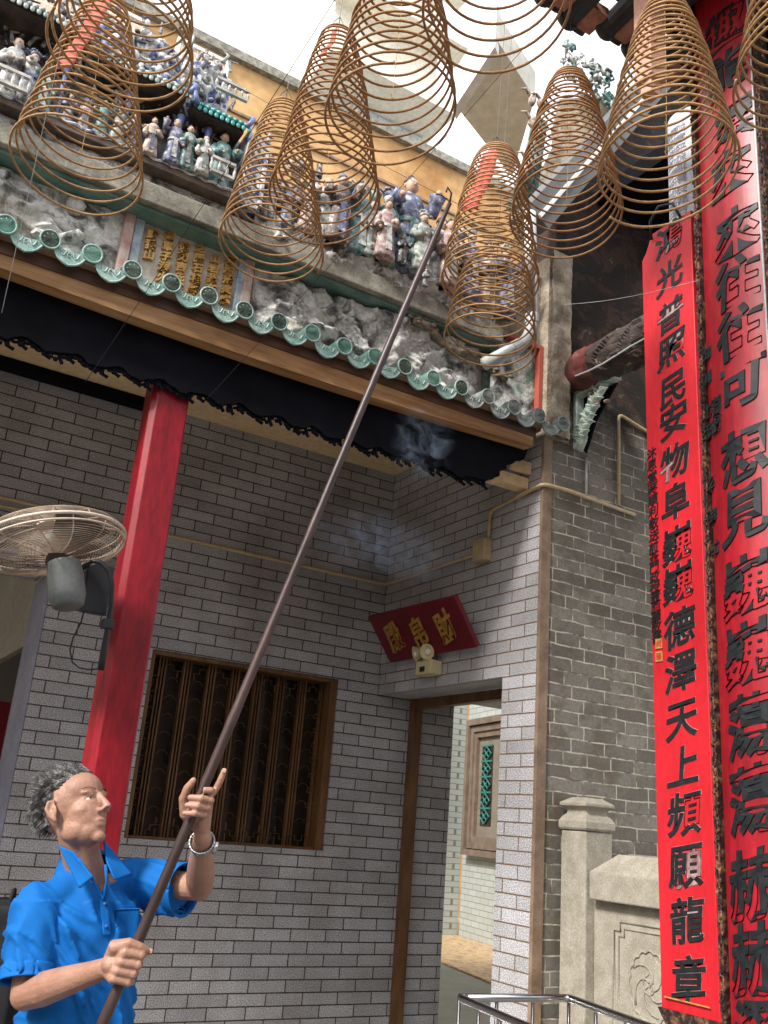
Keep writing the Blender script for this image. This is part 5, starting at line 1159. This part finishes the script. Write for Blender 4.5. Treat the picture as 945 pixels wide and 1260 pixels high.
# --- head
HC = atD(93, 998, 2.585); HF = f_h(radians(50)); pit_ = radians(20)
hy = (HF * cos(pit_) + Vector((0, 0, sin(pit_)))).normalized(); hx = Vector((HF.y, -HF.x, 0)).normalized(); hz = hx.cross(hy).normalized()
HR = Matrix((hx, hy, hz)).transposed()
H_ = lambda x, y, z: HC + HR @ Vector((x, y, z))
def hb(c, r, n=20, m_=14): b.ball(H_(*c), r, n, m_, HR)
hb((0, -.018, .028), (.074, .095, .088)); hb((0, .022, .045), (.064, .060, .055)); hb((0, .030, -.015), (.058, .058, .072)); hb((0, .032, -.062), (.047, .048, .042)); hb((0, .066, -.088), (.022, .018, .017))
for s in (-1, 1):
    hb((s * .036, .044, -.014), (.024, .028, .022)); hb((s * .038, .014, -.052), (.020, .040, .034)); hb((s * .026, .070, .028), (.024, .013, .009))
    b.tube([H_(s * .076, -.004, .022), H_(s * .088, -.014, .024), H_(s * .092, -.020, .006), H_(s * .088, -.014, -.014), H_(s * .078, -.002, -.030)], [.007, .006, .006, .006, .007], 8)
    hb((s * .081, -.006, -.002), (.005, .014, .024), 10, 8)
    hb((s * .012, .094, -.024), (.0085, .010, .0075), 10, 8)
b.tube([H_(0, .080, .026), H_(0, .092, .006), H_(0, .105, -.014), H_(0, .106, -.022)], [.0085, .009, .0105, .0125], 12)
b.tube([H_(-.024, .074, -.050), H_(-.012, .084, -.0465), H_(0, .087, -.0475), H_(.012, .084, -.0465), H_(.024, .074, -.050)], [.003, .0055, .006, .0055, .003], 8)
b.tube([H_(-.022, .073, -.0555), H_(-.010, .081, -.0595), H_(0, .083, -.060), H_(.010, .081, -.0595), H_(.022, .073, -.0555)], [.003, .006, .0065, .006, .003], 8)
for s in (-1, 1): b.tube([H_(s * .013, .078, .018), H_(s * .026, .081, .0205), H_(s * .040, .068, .014)], [.003, .0042, .003], 6); b.tube([H_(s * .014, .078, .004), H_(s * .027, .079, -.001), H_(s * .040, .066, .005)], [.003, .004, .003], 6)
# neck and torso core
b.capsule(H_(0, -.008, -.045), Nk + Vector((0, 0, -.03)), .049, .054, 18); b.tube([H_(-.03, .03, -.06), Nk + BF * .045 + Vector((0, 0, -.06))], [.014, .010], 8); b.tube([H_(.03, .03, -.06), Nk + BF * .05 + Vector((0, 0, -.06))], [.014, .010], 8)
b.ball(Nk + BF * .052 + Vector((0, 0, -.02)), (.012, .012, .016), 10, 8)
b.ball(Nk + Vector((0, 0, -.20)), (.12, .085, .20), 20, 14); b.capsule(Nk + Vector((0, 0, -.05)), rs_, .05, .046); b.capsule(Nk + Vector((0, 0, -.05)), ls_, .05, .046)
b.ball(Nk + BF * .035 + Vector((0, 0, -.085)), (.085, .06, .05), 16, 10)
# --- arms: tapered with a forearm belly
def arm(sh, el, wr, k=1.0):
    b.tube([sh, sh.lerp(el, .4), sh.lerp(el, .8), el], [.048 * k, .044 * k, .037 * k, .035 * k], 16); b.ball(el, .036 * k, 14, 10)
    b.tube([el, el.lerp(wr, .22), el.lerp(wr, .5), el.lerp(wr, .8), wr], [.036 * k, .040 * k, .035 * k, .027 * k, .0245 * k], 16); b.ball(wr, .025 * k, 12, 8); b.ball(sh, .049 * k, 14, 10)
arm(rs_, re_j, rw_j, 1.02); arm(ls_, le_j, lw_j, .98)
# forearm tendons and veins
for off in (-.006, .004):
    a_, b_2 = re_j.lerp(rw_j, .35), rw_j; n_ = (Vector(CC) - a_).normalized()
    b.tube([a_.lerp(b_2, k / 6) + n_ * (.033 - .010 * k / 6) + Vector((0, 0, off + .004 * sin(k * 1.3 + off * 300))) for k in range(7)], .0032, 6)
# --- lower hand: back of the hand towards the camera
def P3(G, a, b_, c): return G + e1 * a + e2 * b_ + e3 * c
def finger(pts, r): 
    b.tube(pts, [r * 1.05, r, r * .97, r * .82][:len(pts)], 10)
    for i, p in enumerate(pts): b.ball(p, r * (1.08 if i in (0, 1) else 1.0 if i < len(pts) - 1 else .84), 10, 8)
for off, r, ln in ((.032, .0100, 1.0), (.010, .0102, 1.06), (-.012, .0096, 1.0), (-.032, .0086, .86)):
    o = off; mcp = P3(Gr, o * .95 - .004, -.012, .036)
    finger([mcp, P3(Gr, o, .026 * ln, .028), P3(Gr, o - .002, .030, -.006), P3(Gr, o - .002, .012, -.024), P3(Gr, o, -.006, -.024)][:4], r)
    b.tube([rw_j, mcp], [.020, .0125], 12)
b.ball(rw_j.lerp(P3(Gr, 0, -.02, .026), .6), (.030, .030, .024), 14, 10)
b.tube([rw_j + e1 * .012, P3(Gr, .030, -.040, .026), P3(Gr, .047, -.012, .028)], [.019, .017, .0125], 12); b.ball(P3(Gr, .047, -.012, .028), .0128, 10, 8)
b.tube([P3(Gr, .047, -.012, .028), P3(Gr, .047, .016, .024), P3(Gr, .044, .040, .012)], [.0125, .0112, .0085], 12); b.ball(P3(Gr, .044, .041, .012), .0086, 10, 8)
# --- upper hand: palm behind and right of the pole, three fingers closing over the front, index pointing up
for off, r, ln in ((.012, .0096, 1.0), (-.008, .0092, .98), (-.027, .0080, .85)):
    mcp = P3(Gl, off - .012, .030, -.018); finger([mcp, P3(Gl, off, .034, .012), P3(Gl, off - .004, .010, .0265), P3(Gl, off - .012, -.016 * ln, .019)], r); b.tube([lw_j, mcp], [.018, .012], 12)
mcp = P3(Gl, .018, .028, -.020); finger([mcp, P3(Gl, .046, .036, -.010), P3(Gl, .070, .037, -.004), P3(Gl, .090, .036, .0)], .0090); b.tube([lw_j, mcp], [.018, .012], 12)
b.tube([P3(Gl, .030, .034, -.006), P3(Gl, .034, .024, .020), P3(Gl, .028, .006, .024)], [.009, .009, .008], 10)
th = [lw_j + e1 * .01, P3(Gl, -.040, -.012, -.026), P3(Gl, -.010, -.031, -.012), P3(Gl, .018, -.032, -.002), P3(Gl, .040, -.026, .006)]
b.tube(th, [.018, .0165, .012, .0108, .0082], 12); b.ball(th[2], .0125, 10, 8); b.ball(th[4], .0084, 10, 8)
b.ball(P3(Gl, -.03, .008, -.026), (.026, .026, .026), 14, 10)
me = baked(b, [('REMESH', dict(mode='VOXEL', voxel_size=.0028, use_smooth_shade=True)), ('SMOOTH', dict(factor=.5, iterations=4))])
bm = bmesh.new(); bm.from_mesh(me); vh = [v for v in bm.verts if (v.co - HC).length < .145]
for _ in range(7): bmesh.ops.smooth_vert(bm, verts=vh, factor=.5, use_axis_x=True, use_axis_y=True, use_axis_z=True)
bm.to_mesh(me); bm.free()
link_mesh('body', me, MT['skin'], man)
# nails, eyes, brows
m = MB()
for p, d_ in ((P3(Gr, .047, .041, .0185), e2), (P3(Gl, .090, .036, .008), e1)): m.obox(p, d_ * .005, d_.cross(e3).normalized() * .0045, e3 * .0012)
m.build('nails', M_plain('nail', (.55, .36, .29), .3), man, bevel=.001)
for s in (-1, 1):
    ey = MB().ball(H_(s * .0275, .0648, .010), .0118, 16, 12).build('eye', M_plain('eye_white', (.62, .58, .54), .15), man, smooth=True)
    MB().ball(H_(s * .0275, .0716, .0125), .0060, 12, 8).build('iris', M_plain('iris_dark', (.015, .01, .008), .1), ey, smooth=True)
m = MB(); rg4 = random.Random(9)
for s in (-1, 1):
    for k in range(40):
        u = k / 39; p = H_(s * (.012 + .034 * u), .0835 - .017 * u * u, .034 + .006 * sin(u * 2.6)); m.tube([p, p + HR @ Vector((s * .006, .002, .002 * (rg4.random() - .3)))], [.0009, .0003], 3)
m.build('eyebrows', M_plain('brow', (.03, .025, .02), .7), man)
MB().tube([H_(-.041, .064, .012), H_(-.028, .0735, .0175), H_(-.015, .073, .0145)], [.0015, .0028, .0015], 6).tube([H_(.041, .064, .012), H_(.028, .0735, .0175), H_(.015, .073, .0145)], [.0015, .0028, .0015], 6).build('eyelids', MT['skin'], man, smooth=True)
# hair: cap and short strands, grey at the sides
def hairline(d):
    x, y, z = d                                      # unit direction in head space
    if y > .55: return z > .62
    if y > .05: return z > .28 + .35 * (y - .05) / .5
    if y > -.3: return z > -.12
    return z > -.62
m = MB(); cc_ = (0, -.018, .028); rr_ = (.0765, .0985, .0915)
def hp_(d, k=1.0): return H_(cc_[0] + d.x * rr_[0] * k, cc_[1] + d.y * rr_[1] * k, cc_[2] + d.z * rr_[2] * k)
n_, mm_ = 64, 40; grid_ = {}
for i in range(1, mm_):
    for k in range(n_):
        t_ = pi * i / mm_; a = 2 * pi * k / n_; d = Vector((sin(t_) * cos(a), sin(t_) * sin(a), cos(t_))); grid_[i, k] = d
vs = [hp_(grid_[i, k], 1 + .03 * noise.noise(grid_[i, k] * 7)) for i in range(1, mm_) for k in range(n_)] ; ix = lambda i, k: (i - 1) * n_ + k % n_
fs = [(ix(i, k), ix(i + 1, k), ix(i + 1, k + 1), ix(i, k + 1)) for i in range(1, mm_ - 1) for k in range(n_) if hairline(grid_[i, k])]
vs.append(hp_(Vector((0, 0, 1)))); fs += [(len(vs) - 1, ix(1, k), ix(1, k + 1)) for k in range(n_)]
m.add(vs, fs)
hm = NT('grey_black_hair'); hm.col(hm.ramp(hm.noise(hm.co(), 45, 4, .7), [(.40, (.012, .011, .011)), (.52, (.05, .049, .048)), (.62, (.30, .29, .285))])); hm.setv(Roughness=.5)
ho = m.build('hair', hm.m, man, smooth=True)
m = MB(); cnt = 0
while cnt < 2600:
    d = Vector((rg4.gauss(0, 1), rg4.gauss(0, 1), rg4.gauss(0, 1))).normalized()
    if not hairline(d + Vector((rg4.uniform(-.05, .05), 0, rg4.uniform(-.06, .06)))): continue
    cnt += 1; p = hp_(d, .99); out_ = HR @ d; L = rg4.uniform(.010, .024) * (1.25 if d.z > .4 else 1)
    flow = HR @ Vector((d.x * .2, -.8 if d.z < .6 else -.35, -.5 if d.z < .5 else .25)); flow.normalize()
    q1 = p + out_ * L * .28 + flow * L * .5; q2 = q1 + out_ * L * .06 + flow * L * .7 + Vector((rg4.uniform(-1, 1), rg4.uniform(-1, 1), rg4.uniform(-1, 1))) * .003
    m.tube([p, q1, q2], [.0010, .0008, .0002], 3, caps=False)
m.build('hair_strands', hm.m, ho)
# --- polo shirt
s_ = MB(); zN = Nk.z
def tor(z, wdt, dep, fwd=0): 
    return Vector((Nk.x, Nk.y, z)) + BF * fwd, wdt, dep
secs = [(.005, .066, .060, .0), (-.03, .105, .072, .004), (-.065, .140, .088, .01), (-.12, .152, .102, .02), (-.22, .150, .110, .025), (-.32, .146, .112, .028), (-.42, .148, .116, .032), (-.52, .152, .120, .03), (-.64, .158, .12, .02), (-.70, .156, .118, .02)]
vs = []; nS = 48
for dz, wd, dp_, fw_ in secs:
    c_ = Vector((Nk.x, Nk.y, zN + dz)) + BF * fw_
    for k in range(nS):
        a = 2 * pi * k / nS; x = cos(a); y = sin(a); q = (abs(x) ** 2.4 + abs(y) ** 2.4) ** (-1 / 2.4)
        vs.append(c_ + BLF * wd * x * q + BF * dp_ * y * q)
fs = [(i * nS + k, i * nS + (k + 1) % nS, (i + 1) * nS + (k + 1) % nS, (i + 1) * nS + k) for i in range(len(secs) - 1) for k in range(nS)] + [tuple(range(nS - 1, -1, -1)), tuple(range((len(secs) - 1) * nS, len(secs) * nS))]
s_.add(vs, fs)
rse = rs_.lerp(re_j, .80); lse = ls_.lerp(le_j, .72)
s_.ball(Nk - BF * .03 + Vector((0, 0, .015)), (.075, .06, .06), 18, 12)
s_.tube([Nk - BLF * .03 - BF * .02 + Vector((0, 0, .01)), Nk.lerp(rs_, .55) + Vector((0, 0, -.008)), rs_, rs_.lerp(re_j, .3), rs_.lerp(re_j, .55), rse], [.052, .054, .058, .060, .059, .060], 22); s_.ball(rs_, .058, 16, 12)
s_.tube([Nk + BLF * .02 + Vector((0, 0, -.02)), Nk.lerp(ls_, .55), ls_, ls_.lerp(le_j, .35), ls_.lerp(le_j, .55), lse + Vector((0, 0, -.008))], [.052, .056, .061, .062, .060, .064], 22); s_.ball(ls_, .060, 16, 12)
me = baked(s_, [('REMESH', dict(mode='VOXEL', voxel_size=.006, use_smooth_shade=True)), ('SMOOTH', dict(factor=.6, iterations=7))])
# folds
co = np.empty(len(me.vertices) * 3); me.vertices.foreach_get('co', co); co = co.reshape(-1, 3); nr = np.array([v.normal[:] for v in me.vertices])
for i in range(len(co)):
    p = Vector(co[i]); q = p - Nk; u = q.dot(BLF); w_ = q.z
    # tension folds run from the shoulders down and towards the raised arm
    a1_ = noise.noise(Vector((u * 13 + w_ * 3.2, w_ * 1.8, .3 + q.dot(BF) * 4))); a2_ = noise.noise(Vector((u * 24 - w_ * 12, w_ * 8, 5)))
    a3_ = noise.noise(Vector(((u * .8 + w_ * .6) * 26, (u - w_) * 4, 9)))
    amp = .016 if w_ < -.05 else .005
    fold = max(0, 1 - abs(a1_) * 4.5) ** 1.5 * 1.0 + a2_ * .22 + max(0, 1 - abs(a3_) * 4) ** 1.5 * .7
    co[i] += nr[i] * amp * fold
me.vertices.foreach_set('co', co.ravel()); me.update()
# open the sleeves: drop the end caps
bm = bmesh.new(); bm.from_mesh(me); kill = []
for f in bm.faces:
    c_ = f.calc_center_median()
    for en, st_ in ((rse, rs_), (lse, ls_)):
        d = (en - st_).normalized()
        if (c_ - en).dot(d) > .002 and (c_ - en).length < .085 and f.normal.dot(d) > .35: kill.append(f); break
bmesh.ops.delete(bm, geom=kill, context='FACES'); bm.to_mesh(me); bm.free()
sh_o = link_mesh('polo_shirt', me, MT['blue'], man); md = sh_o.modifiers.new('s', 'SOLIDIFY'); md.thickness = .0025; md.offset = -1
# hems of the sleeves
for en, st_, rad in ((rse, rs_, .0685), (lse, ls_, .069)):
    x_, y_, z_ = frame_from(en - st_); rad = .0625 if en is rse else .0655; hmb = MB()
    c_h = en + (Vector((0, 0, -.008)) if en is lse else Vector((0, 0, 0)))
    hmb.grid(lambda u, v_: c_h + z_ * (.012 - .034 * v_) + (x_ * cos(2 * pi * u) + y_ * sin(2 * pi * u)) * (rad + .0015 + .0015 * sin(u * 19 + v_) + .004 * (v_ < .1)), 48, 6)
    ho_ = hmb.build('sleeve_hem', MT['blue'], man, smooth=True); md = ho_.modifiers.new('s', 'SOLIDIFY'); md.thickness = .004; md.offset = 0
# collar, placket, pocket
def onchest(u, dz, lift=.004):
    for i in range(len(secs) - 1):
        if secs[i][0] >= dz >= secs[i + 1][0]:
            k = (dz - secs[i][0]) / (secs[i + 1][0] - secs[i][0]); wd, dp_, fw_ = [secs[i][j] * (1 - k) + secs[i + 1][j] * k for j in (1, 2, 3)]; break
    else: wd, dp_, fw_ = secs[-1][1:]
    x = min(.98, abs(u / wd)); y = (1 - x ** 2.4) ** (1 / 2.4)
    return Vector((Nk.x, Nk.y, zN + dz)) + BLF * u + BF * (fw_ + dp_ * y + lift)
from mathutils.bvhtree import BVHTree
bpy.context.view_layer.update()
_mw = sh_o.matrix_world.copy(); _mw.translation = wloc(man)
bvh = BVHTree.FromPolygons([_mw @ v.co for v in sh_o.data.vertices], [tuple(p.vertices) for p in sh_o.data.polygons])
def onshirt(px, py, D, lift=.005):
    o = Vector(CC); d = Vector(ray(px, py)); L = d.length; h = bvh.ray_cast(o, d / L)
    k = min(D, h[3] / L) if h[0] is not None and abs(h[3] / L - D) < .14 else D
    return o + d * (k - lift)
def patch(pts4, nu, nv, D, lift=.005, lift2=None, curl=0):
    (ax_, ay_), (bx_, by_), (cx_, cy_2), (dx_, dy_) = pts4      # a-b top edge, d-c bottom edge
    lift2 = lift if lift2 is None else lift2
    def fn(u, v_):
        x = (ax_ * (1 - u) + bx_ * u) * (1 - v_) + (dx_ * (1 - u) + cx_ * u) * v_; y = (ay_ * (1 - u) + by_ * u) * (1 - v_) + (dy_ * (1 - u) + cy_2 * u) * v_
        DD = D if not isinstance(D, tuple) else (D[0] * (1 - u) + D[1] * u) * (1 - v_) + (D[3] * (1 - u) + D[2] * u) * v_
        return onshirt(x, y, DD, lift * (1 - v_) + lift2 * v_ + curl * sin(pi * v_) )
    return MB().grid(fn, nu, nv)
def thick(o_, t_): md = o_.modifiers.new('s', 'SOLIDIFY'); md.thickness = t_; md.offset = 0; return o_
# open the neckline: drop the shirt faces inside the V
def inside(x, y, poly):
    c = False; n = len(poly)
    for i in range(n):
        x1, y1 = poly[i]; x2, y2 = poly[i - 1]
        if (y1 > y) != (y2 > y) and x < (x2 - x1) * (y - y1) / (y2 - y1) + x1: c = not c
    return c
def proj(p): v = _M @ (np.array(p) - CC); return 472.5 + v[0] / v[1] * CF, 630 - v[2] / v[1] * CF, v[1]
VP_ = [(84, 1030), (97, 1058), (112, 1076), (127, 1106), (131, 1085), (129, 1062), (127, 1030)]
bm = bmesh.new(); bm.from_mesh(sh_o.data); kill = []; off_ = wloc(man)
for f in bm.faces:
    c_ = f.calc_center_median() + off_; x, y, d_ = proj(c_)
    if d_ < 2.58 and inside(x, y, VP_): kill.append(f)
    elif (c_ - (Nk + BF * .03 + Vector((0, 0, .04)))).length < .062: kill.append(f)
bmesh.ops.delete(bm, geom=kill, context='FACES'); bm.to_mesh(sh_o.data); bm.free()
MB().tube([onshirt(x, y, 2.475, .004) for x, y in ((96, 1056), (104, 1067), (112, 1078), (120, 1093), (127, 1107), (129.5, 1095), (131.5, 1084), (130, 1064))], .0042, 8).build('neckline', MT['blue'], man, smooth=True)
co_ = thick(patch([(72, 1040), (90, 1048), (115, 1079), (98, 1093)], 14, 16, (2.545, 2.50, 2.455, 2.455), .008, .006, .004).build('collar', MT['blue'], man, smooth=True), .004)
thick(patch([(127, 1034), (131, 1060), (141, 1083), (163, 1076)], 12, 14, (2.60, 2.53, 2.50, 2.56), .010, .008, .006).build('collar', MT['blue'], man, smooth=True), .004)
bnd = MB()
def bandf(u, v_):
    a = pi * (.30 + 1.30 * u) + pi * .5 - .2
    a = radians(118) + radians(250) * u
    p = Vector((Nk.x, Nk.y, Nk.z)) + BLF * cos(a) * .084 + BF * sin(a) * .074 - BF * .012 + Vector((0, 0, .012 + .075 * (.5 - .5 * sin(a)) - v_ * .06)) 
    return p + (BLF * cos(a) + BF * sin(a)) * (.012 * v_)
thick(bnd.grid(bandf, 40, 6).build('collar_band', MT['blue'], man, smooth=True), .004)
thick(patch([(122, 1098), (133, 1090), (136, 1152), (127, 1152)], 4, 16, 2.48, .004).build('placket', MT['blue'], man, smooth=True), .003)
MB().ball(onshirt(129, 1112, 2.48, .009), .0045, 8, 6).ball(onshirt(130.5, 1140, 2.48, .009), .0045, 8, 6).build('buttons', M_plain('button', (.05, .12, .4), .3), man)
thick(patch([(142, 1119), (172, 1118), (168, 1160), (143, 1158)], 10, 12, 2.52, .004).build('pocket', MT['blue'], man, smooth=True), .003)
MB().tube([onshirt(142 + 30 * k / 10, 1119 - .1 * k, 2.52, .007) for k in range(11)], .0016, 5).build('pocket_hem', MT['blue'], man, smooth=True)
# bracelet watch
wc_ = lw_j.lerp(le_j, .10); ax_ = (le_j - lw_j).normalized() + Vector((.15, 0, .1)); wx, wy, wz = frame_from(ax_)
wt = MB()
for k in range(22):
    a = 2 * pi * k / 22; p = wc_ + (wx * cos(a) + wy * sin(a)) * .0315; tgt = (-wx * sin(a) + wy * cos(a)); wt.obox(p, tgt * .0044, wz.normalized() * .0075, (wx * cos(a) + wy * sin(a)) * .0022)
wo = wt.build('bracelet_watch', MT['steel'], man, bevel=.0012)
pw = wc_ + (e2 * .8 - e3 * .1).normalized() * .034; MB().lathe([(.015, -.003), (.017, 0), (.017, .005), (.014, .007)], pw, (e2 * .8 - e3 * .1), 20).build('watch_case', MT['steel'], wo, auto=40)
# trousers and shoes (below the frame)
tr = MB(); hipc = Vector((Nk.x, Nk.y, .93)) + BF * .01
tr.ball(hipc, (.17, .13, .12), 18, 12)
ft = []
for s in (-1, 1):
    a = hipc + BLF * s * .09; k_ = a + Vector((0, 0, -.42)) + BLF * s * .02 + BF * .03; f_ = Vector((k_.x, k_.y, .10)) + BLF * s * .02 - BF * .03
    tr.tube([a, k_, f_], [.095, .07, .06], 16); ft.append(f_)
me = baked(tr, [('REMESH', dict(mode='VOXEL', voxel_size=.012, use_smooth_shade=True)), ('SMOOTH', dict(factor=.5, iterations=4))]); link_mesh('trousers', me, MT['navy'], man)
for f_ in ft:
    me = baked(MB().ball(Vector((f_.x, f_.y, .045)) + BF * .05, (.05, .05, .045)).capsule(Vector((f_.x, f_.y, .05)) - BF * .03, Vector((f_.x, f_.y, .04)) + BF * .14, .045, .038), [('REMESH', dict(mode='VOXEL', voxel_size=.01, use_smooth_shade=True)), ('SMOOTH', dict(factor=.5, iterations=3))]); link_mesh('shoe', me, MT['black'], man)

# --- the visitor with the backpack at the left edge
vc = atD(-66, 1112, 3.05); vf = f_h(radians(-95)); vl = Vector((-vf.y, vf.x, 0)); zs = vc.z
vp = thing('person', 'visitor at the left edge in dark clothes wearing a black backpack, mostly outside the photo', 'person', (vc.x, vc.y, 0))
vb = MB(); hd_ = Vector((vc.x, vc.y, zs + .20))
VR = Matrix((vl, vf, Vector((0, 0, 1)))).transposed()
vb.ball(hd_ + vf * .0, (.075, .092, .11), 18, 14, VR); vb.ball(hd_ + vf * .06 - Vector((0, 0, .04)), (.045, .04, .06), 12, 10, VR); vb.tube([hd_ + vf * .09, hd_ + vf * .108 - Vector((0, 0, .03))], [.009, .014], 8)
for s in (-1, 1): vb.ball(hd_ + vl * s * .078 - vf * .005, (.008, .018, .03), 10, 8, VR)
vb.capsule(hd_ - Vector((0, 0, .05)), Vector((vc.x, vc.y, zs)), .05, .055); vb.ball(Vector((vc.x, vc.y, zs - .2)), (.13, .09, .2), 16, 12)
for s in (-1, 1):
    sh = Vector((vc.x, vc.y, zs - .04)) + vl * s * .17; el = sh + Vector((0, 0, -.28)) + vl * s * .03; wr = el + vf * .18 + Vector((0, 0, -.06)); vb.tube([sh, el, wr], [.045, .036, .026], 14); vb.ball(el, .037); vb.ball(wr, .027)
    vb.ball(wr + vf * .045, (.022, .045, .03), 12, 8, VR)
    for k in range(4): q = wr + vf * .08 + Vector((0, 0, .018 - .014 * k)); vb.tube([q, q + vf * .035, q + vf * .05 - vl * s * .02], [.008, .0075, .006], 8)
    vb.tube([wr + vf * .02 + Vector((0, 0, .02)), wr + vf * .06 + Vector((0, 0, .045))], [.010, .007], 8)
me = baked(vb, [('REMESH', dict(mode='VOXEL', voxel_size=.006, use_smooth_shade=True)), ('SMOOTH', dict(factor=.5, iterations=3))]); link_mesh('body', me, MT['skin'], vp)
me = baked(MB().ball(hd_ - vf * .012 + Vector((0, 0, .03)), (.082, .095, .095), 20, 14, VR), [('SUBSURF', dict(levels=1))]); link_mesh('hair', me, MT['black'], vp)
vs_ = MB().ball(Vector((vc.x, vc.y, zs - .25)), (.18, .13, .30), 22, 16, VR).ball(Vector((vc.x, vc.y, zs - .5)), (.16, .125, .18), 18, 12, VR)
for s in (-1, 1): sh = Vector((vc.x, vc.y, zs - .04)) + vl * s * .16; vs_.tube([Vector((vc.x, vc.y, zs - .02)), sh, sh + Vector((0, 0, -.2)) + vl * s * .03], [.05, .065, .066], 16)
me = baked(vs_, [('REMESH', dict(mode='VOXEL', voxel_size=.012, use_smooth_shade=True)), ('SMOOTH', dict(factor=.5, iterations=4))]); link_mesh('shirt', me, MT['navy'], vp)
tr = MB(); hipc = Vector((vc.x, vc.y, zs - .62)); tr.ball(hipc, (.17, .13, .12))
for s in (-1, 1): a = hipc + vl * s * .09; tr.tube([a, Vector((a.x, a.y, .45)), Vector((a.x, a.y, .08))], [.09, .068, .055], 14); tr.ball(Vector((a.x, a.y, .05)) + vf * .06, (.05, .12, .05), 12, 8, VR)
me = baked(tr, [('REMESH', dict(mode='VOXEL', voxel_size=.014, use_smooth_shade=True)), ('SMOOTH', dict(factor=.5, iterations=3))]); link_mesh('trousers', me, MT['black'], vp)
bp = thing('backpack', 'black backpack with padded straps on the back of the visitor at the left edge', 'backpack', Vector((vc.x, vc.y, zs - .55)) - vf * .2)
bc = Vector((vc.x, vc.y, zs - .19)) - vf * .20
me = baked(MB().obox(bc, vl * .15, vf * .075, (0, 0, .21)).obox(bc - vf * .08 - Vector((0, 0, .06)), vl * .12, vf * .03, (0, 0, .11)), [('REMESH', dict(mode='VOXEL', voxel_size=.01, use_smooth_shade=True)), ('SMOOTH', dict(factor=.6, iterations=10))]); link_mesh('bag', me, MT['black'], bp)
for s in (-1, 1):
    q = [bc + vl * s * .09 + Vector((0, 0, .18)) + vf * .06, bc + vl * s * .11 + Vector((0, 0, .27)) + vf * .15, bc + vl * s * .115 + Vector((0, 0, .25)) + vf * .27, bc + vl * s * .13 + Vector((0, 0, .10)) + vf * .345, bc + vl * s * .15 + Vector((0, 0, -.08)) + vf * .26, bc + vl * s * .14 + Vector((0, 0, -.14)) + vf * .1]
    MB().tube(q, .026, 10, flat=.35).build('strap', MT['black'], bp, smooth=True)
MB().tube([bc + Vector((0, 0, .2)) + vl * .03, bc + Vector((0, 0, .245)) + vl * .015, bc + Vector((0, 0, .245)) - vl * .015, bc + Vector((0, 0, .2)) - vl * .03], .007, 8).build('carry_loop', MT['black'], bp, smooth=True)

# ================================================================== SMOKE
def smoke(name, c, r, dens, label, seed):
    t = bpy.data.materials.new('smoke'); t.use_nodes = True; n = t.node_tree; n.nodes.clear(); o = n.nodes.new('ShaderNodeOutputMaterial'); pv = n.nodes.new('ShaderNodeVolumePrincipled'); pv.inputs['Color'].default_value = (.62, .76, 1, 1); pv.inputs['Anisotropy'].default_value = .2
    tc = n.nodes.new('ShaderNodeTexCoord'); mp = n.nodes.new('ShaderNodeMapping'); mp.inputs['Location'].default_value = (seed, seed * .7, 0); n.links.new(tc.outputs['Object'], mp.inputs[0])
    nz = n.nodes.new('ShaderNodeTexNoise'); nz.inputs['Scale'].default_value = 8.0; nz.inputs['Detail'].default_value = 6; nz.inputs['Roughness'].default_value = .6; nz.inputs['Distortion'].default_value = 3.2; n.links.new(mp.outputs[0], nz.inputs['Vector'])
    rp = n.nodes.new('ShaderNodeValToRGB'); rp.color_ramp.elements[0].position = .53; rp.color_ramp.elements[1].position = .66; n.links.new(nz.outputs['Fac'], rp.inputs[0])
    ln = n.nodes.new('ShaderNodeVectorMath'); ln.operation = 'LENGTH'; dv = n.nodes.new('ShaderNodeVectorMath'); dv.operation = 'DIVIDE'; dv.inputs[1].default_value = r; n.links.new(tc.outputs['Object'], dv.inputs[0]); n.links.new(dv.outputs[0], ln.inputs[0])
    sb = n.nodes.new('ShaderNodeMath'); sb.operation = 'SUBTRACT'; sb.inputs[0].default_value = 1; sb.use_clamp = True; n.links.new(ln.outputs['Value'], sb.inputs[1])
    m1 = n.nodes.new('ShaderNodeMath'); m1.operation = 'MULTIPLY'; n.links.new(rp.outputs[0], m1.inputs[0]); n.links.new(sb.outputs[0], m1.inputs[1])
    m2 = n.nodes.new('ShaderNodeMath'); m2.operation = 'MULTIPLY'; m2.inputs[1].default_value = dens; n.links.new(m1.outputs[0], m2.inputs[0]); n.links.new(m2.outputs[0], pv.inputs['Density']); n.links.new(pv.outputs[0], o.inputs['Volume'])
    mb = MB().ball((0, 0, 0), r, 16, 12); ob_ = bpy.data.objects.new(name, mb.mesh('smoke')); ob_.data.materials.append(t); ob_.location = c; COL.objects.link(ob_); tag(ob_, label, kind='stuff'); t.cycles.volume_step_rate = 2
smoke('smoke', atD(475, 672, 3.9), (.40, .2, .15), 7, 'thin blue incense smoke drifting in the corner of the bay', 3.1)
smoke('smoke', atD(520, 545, 3.3), (.13, .10, .17), 10, 'wisp of blue incense smoke before the black fascia', 8.4)
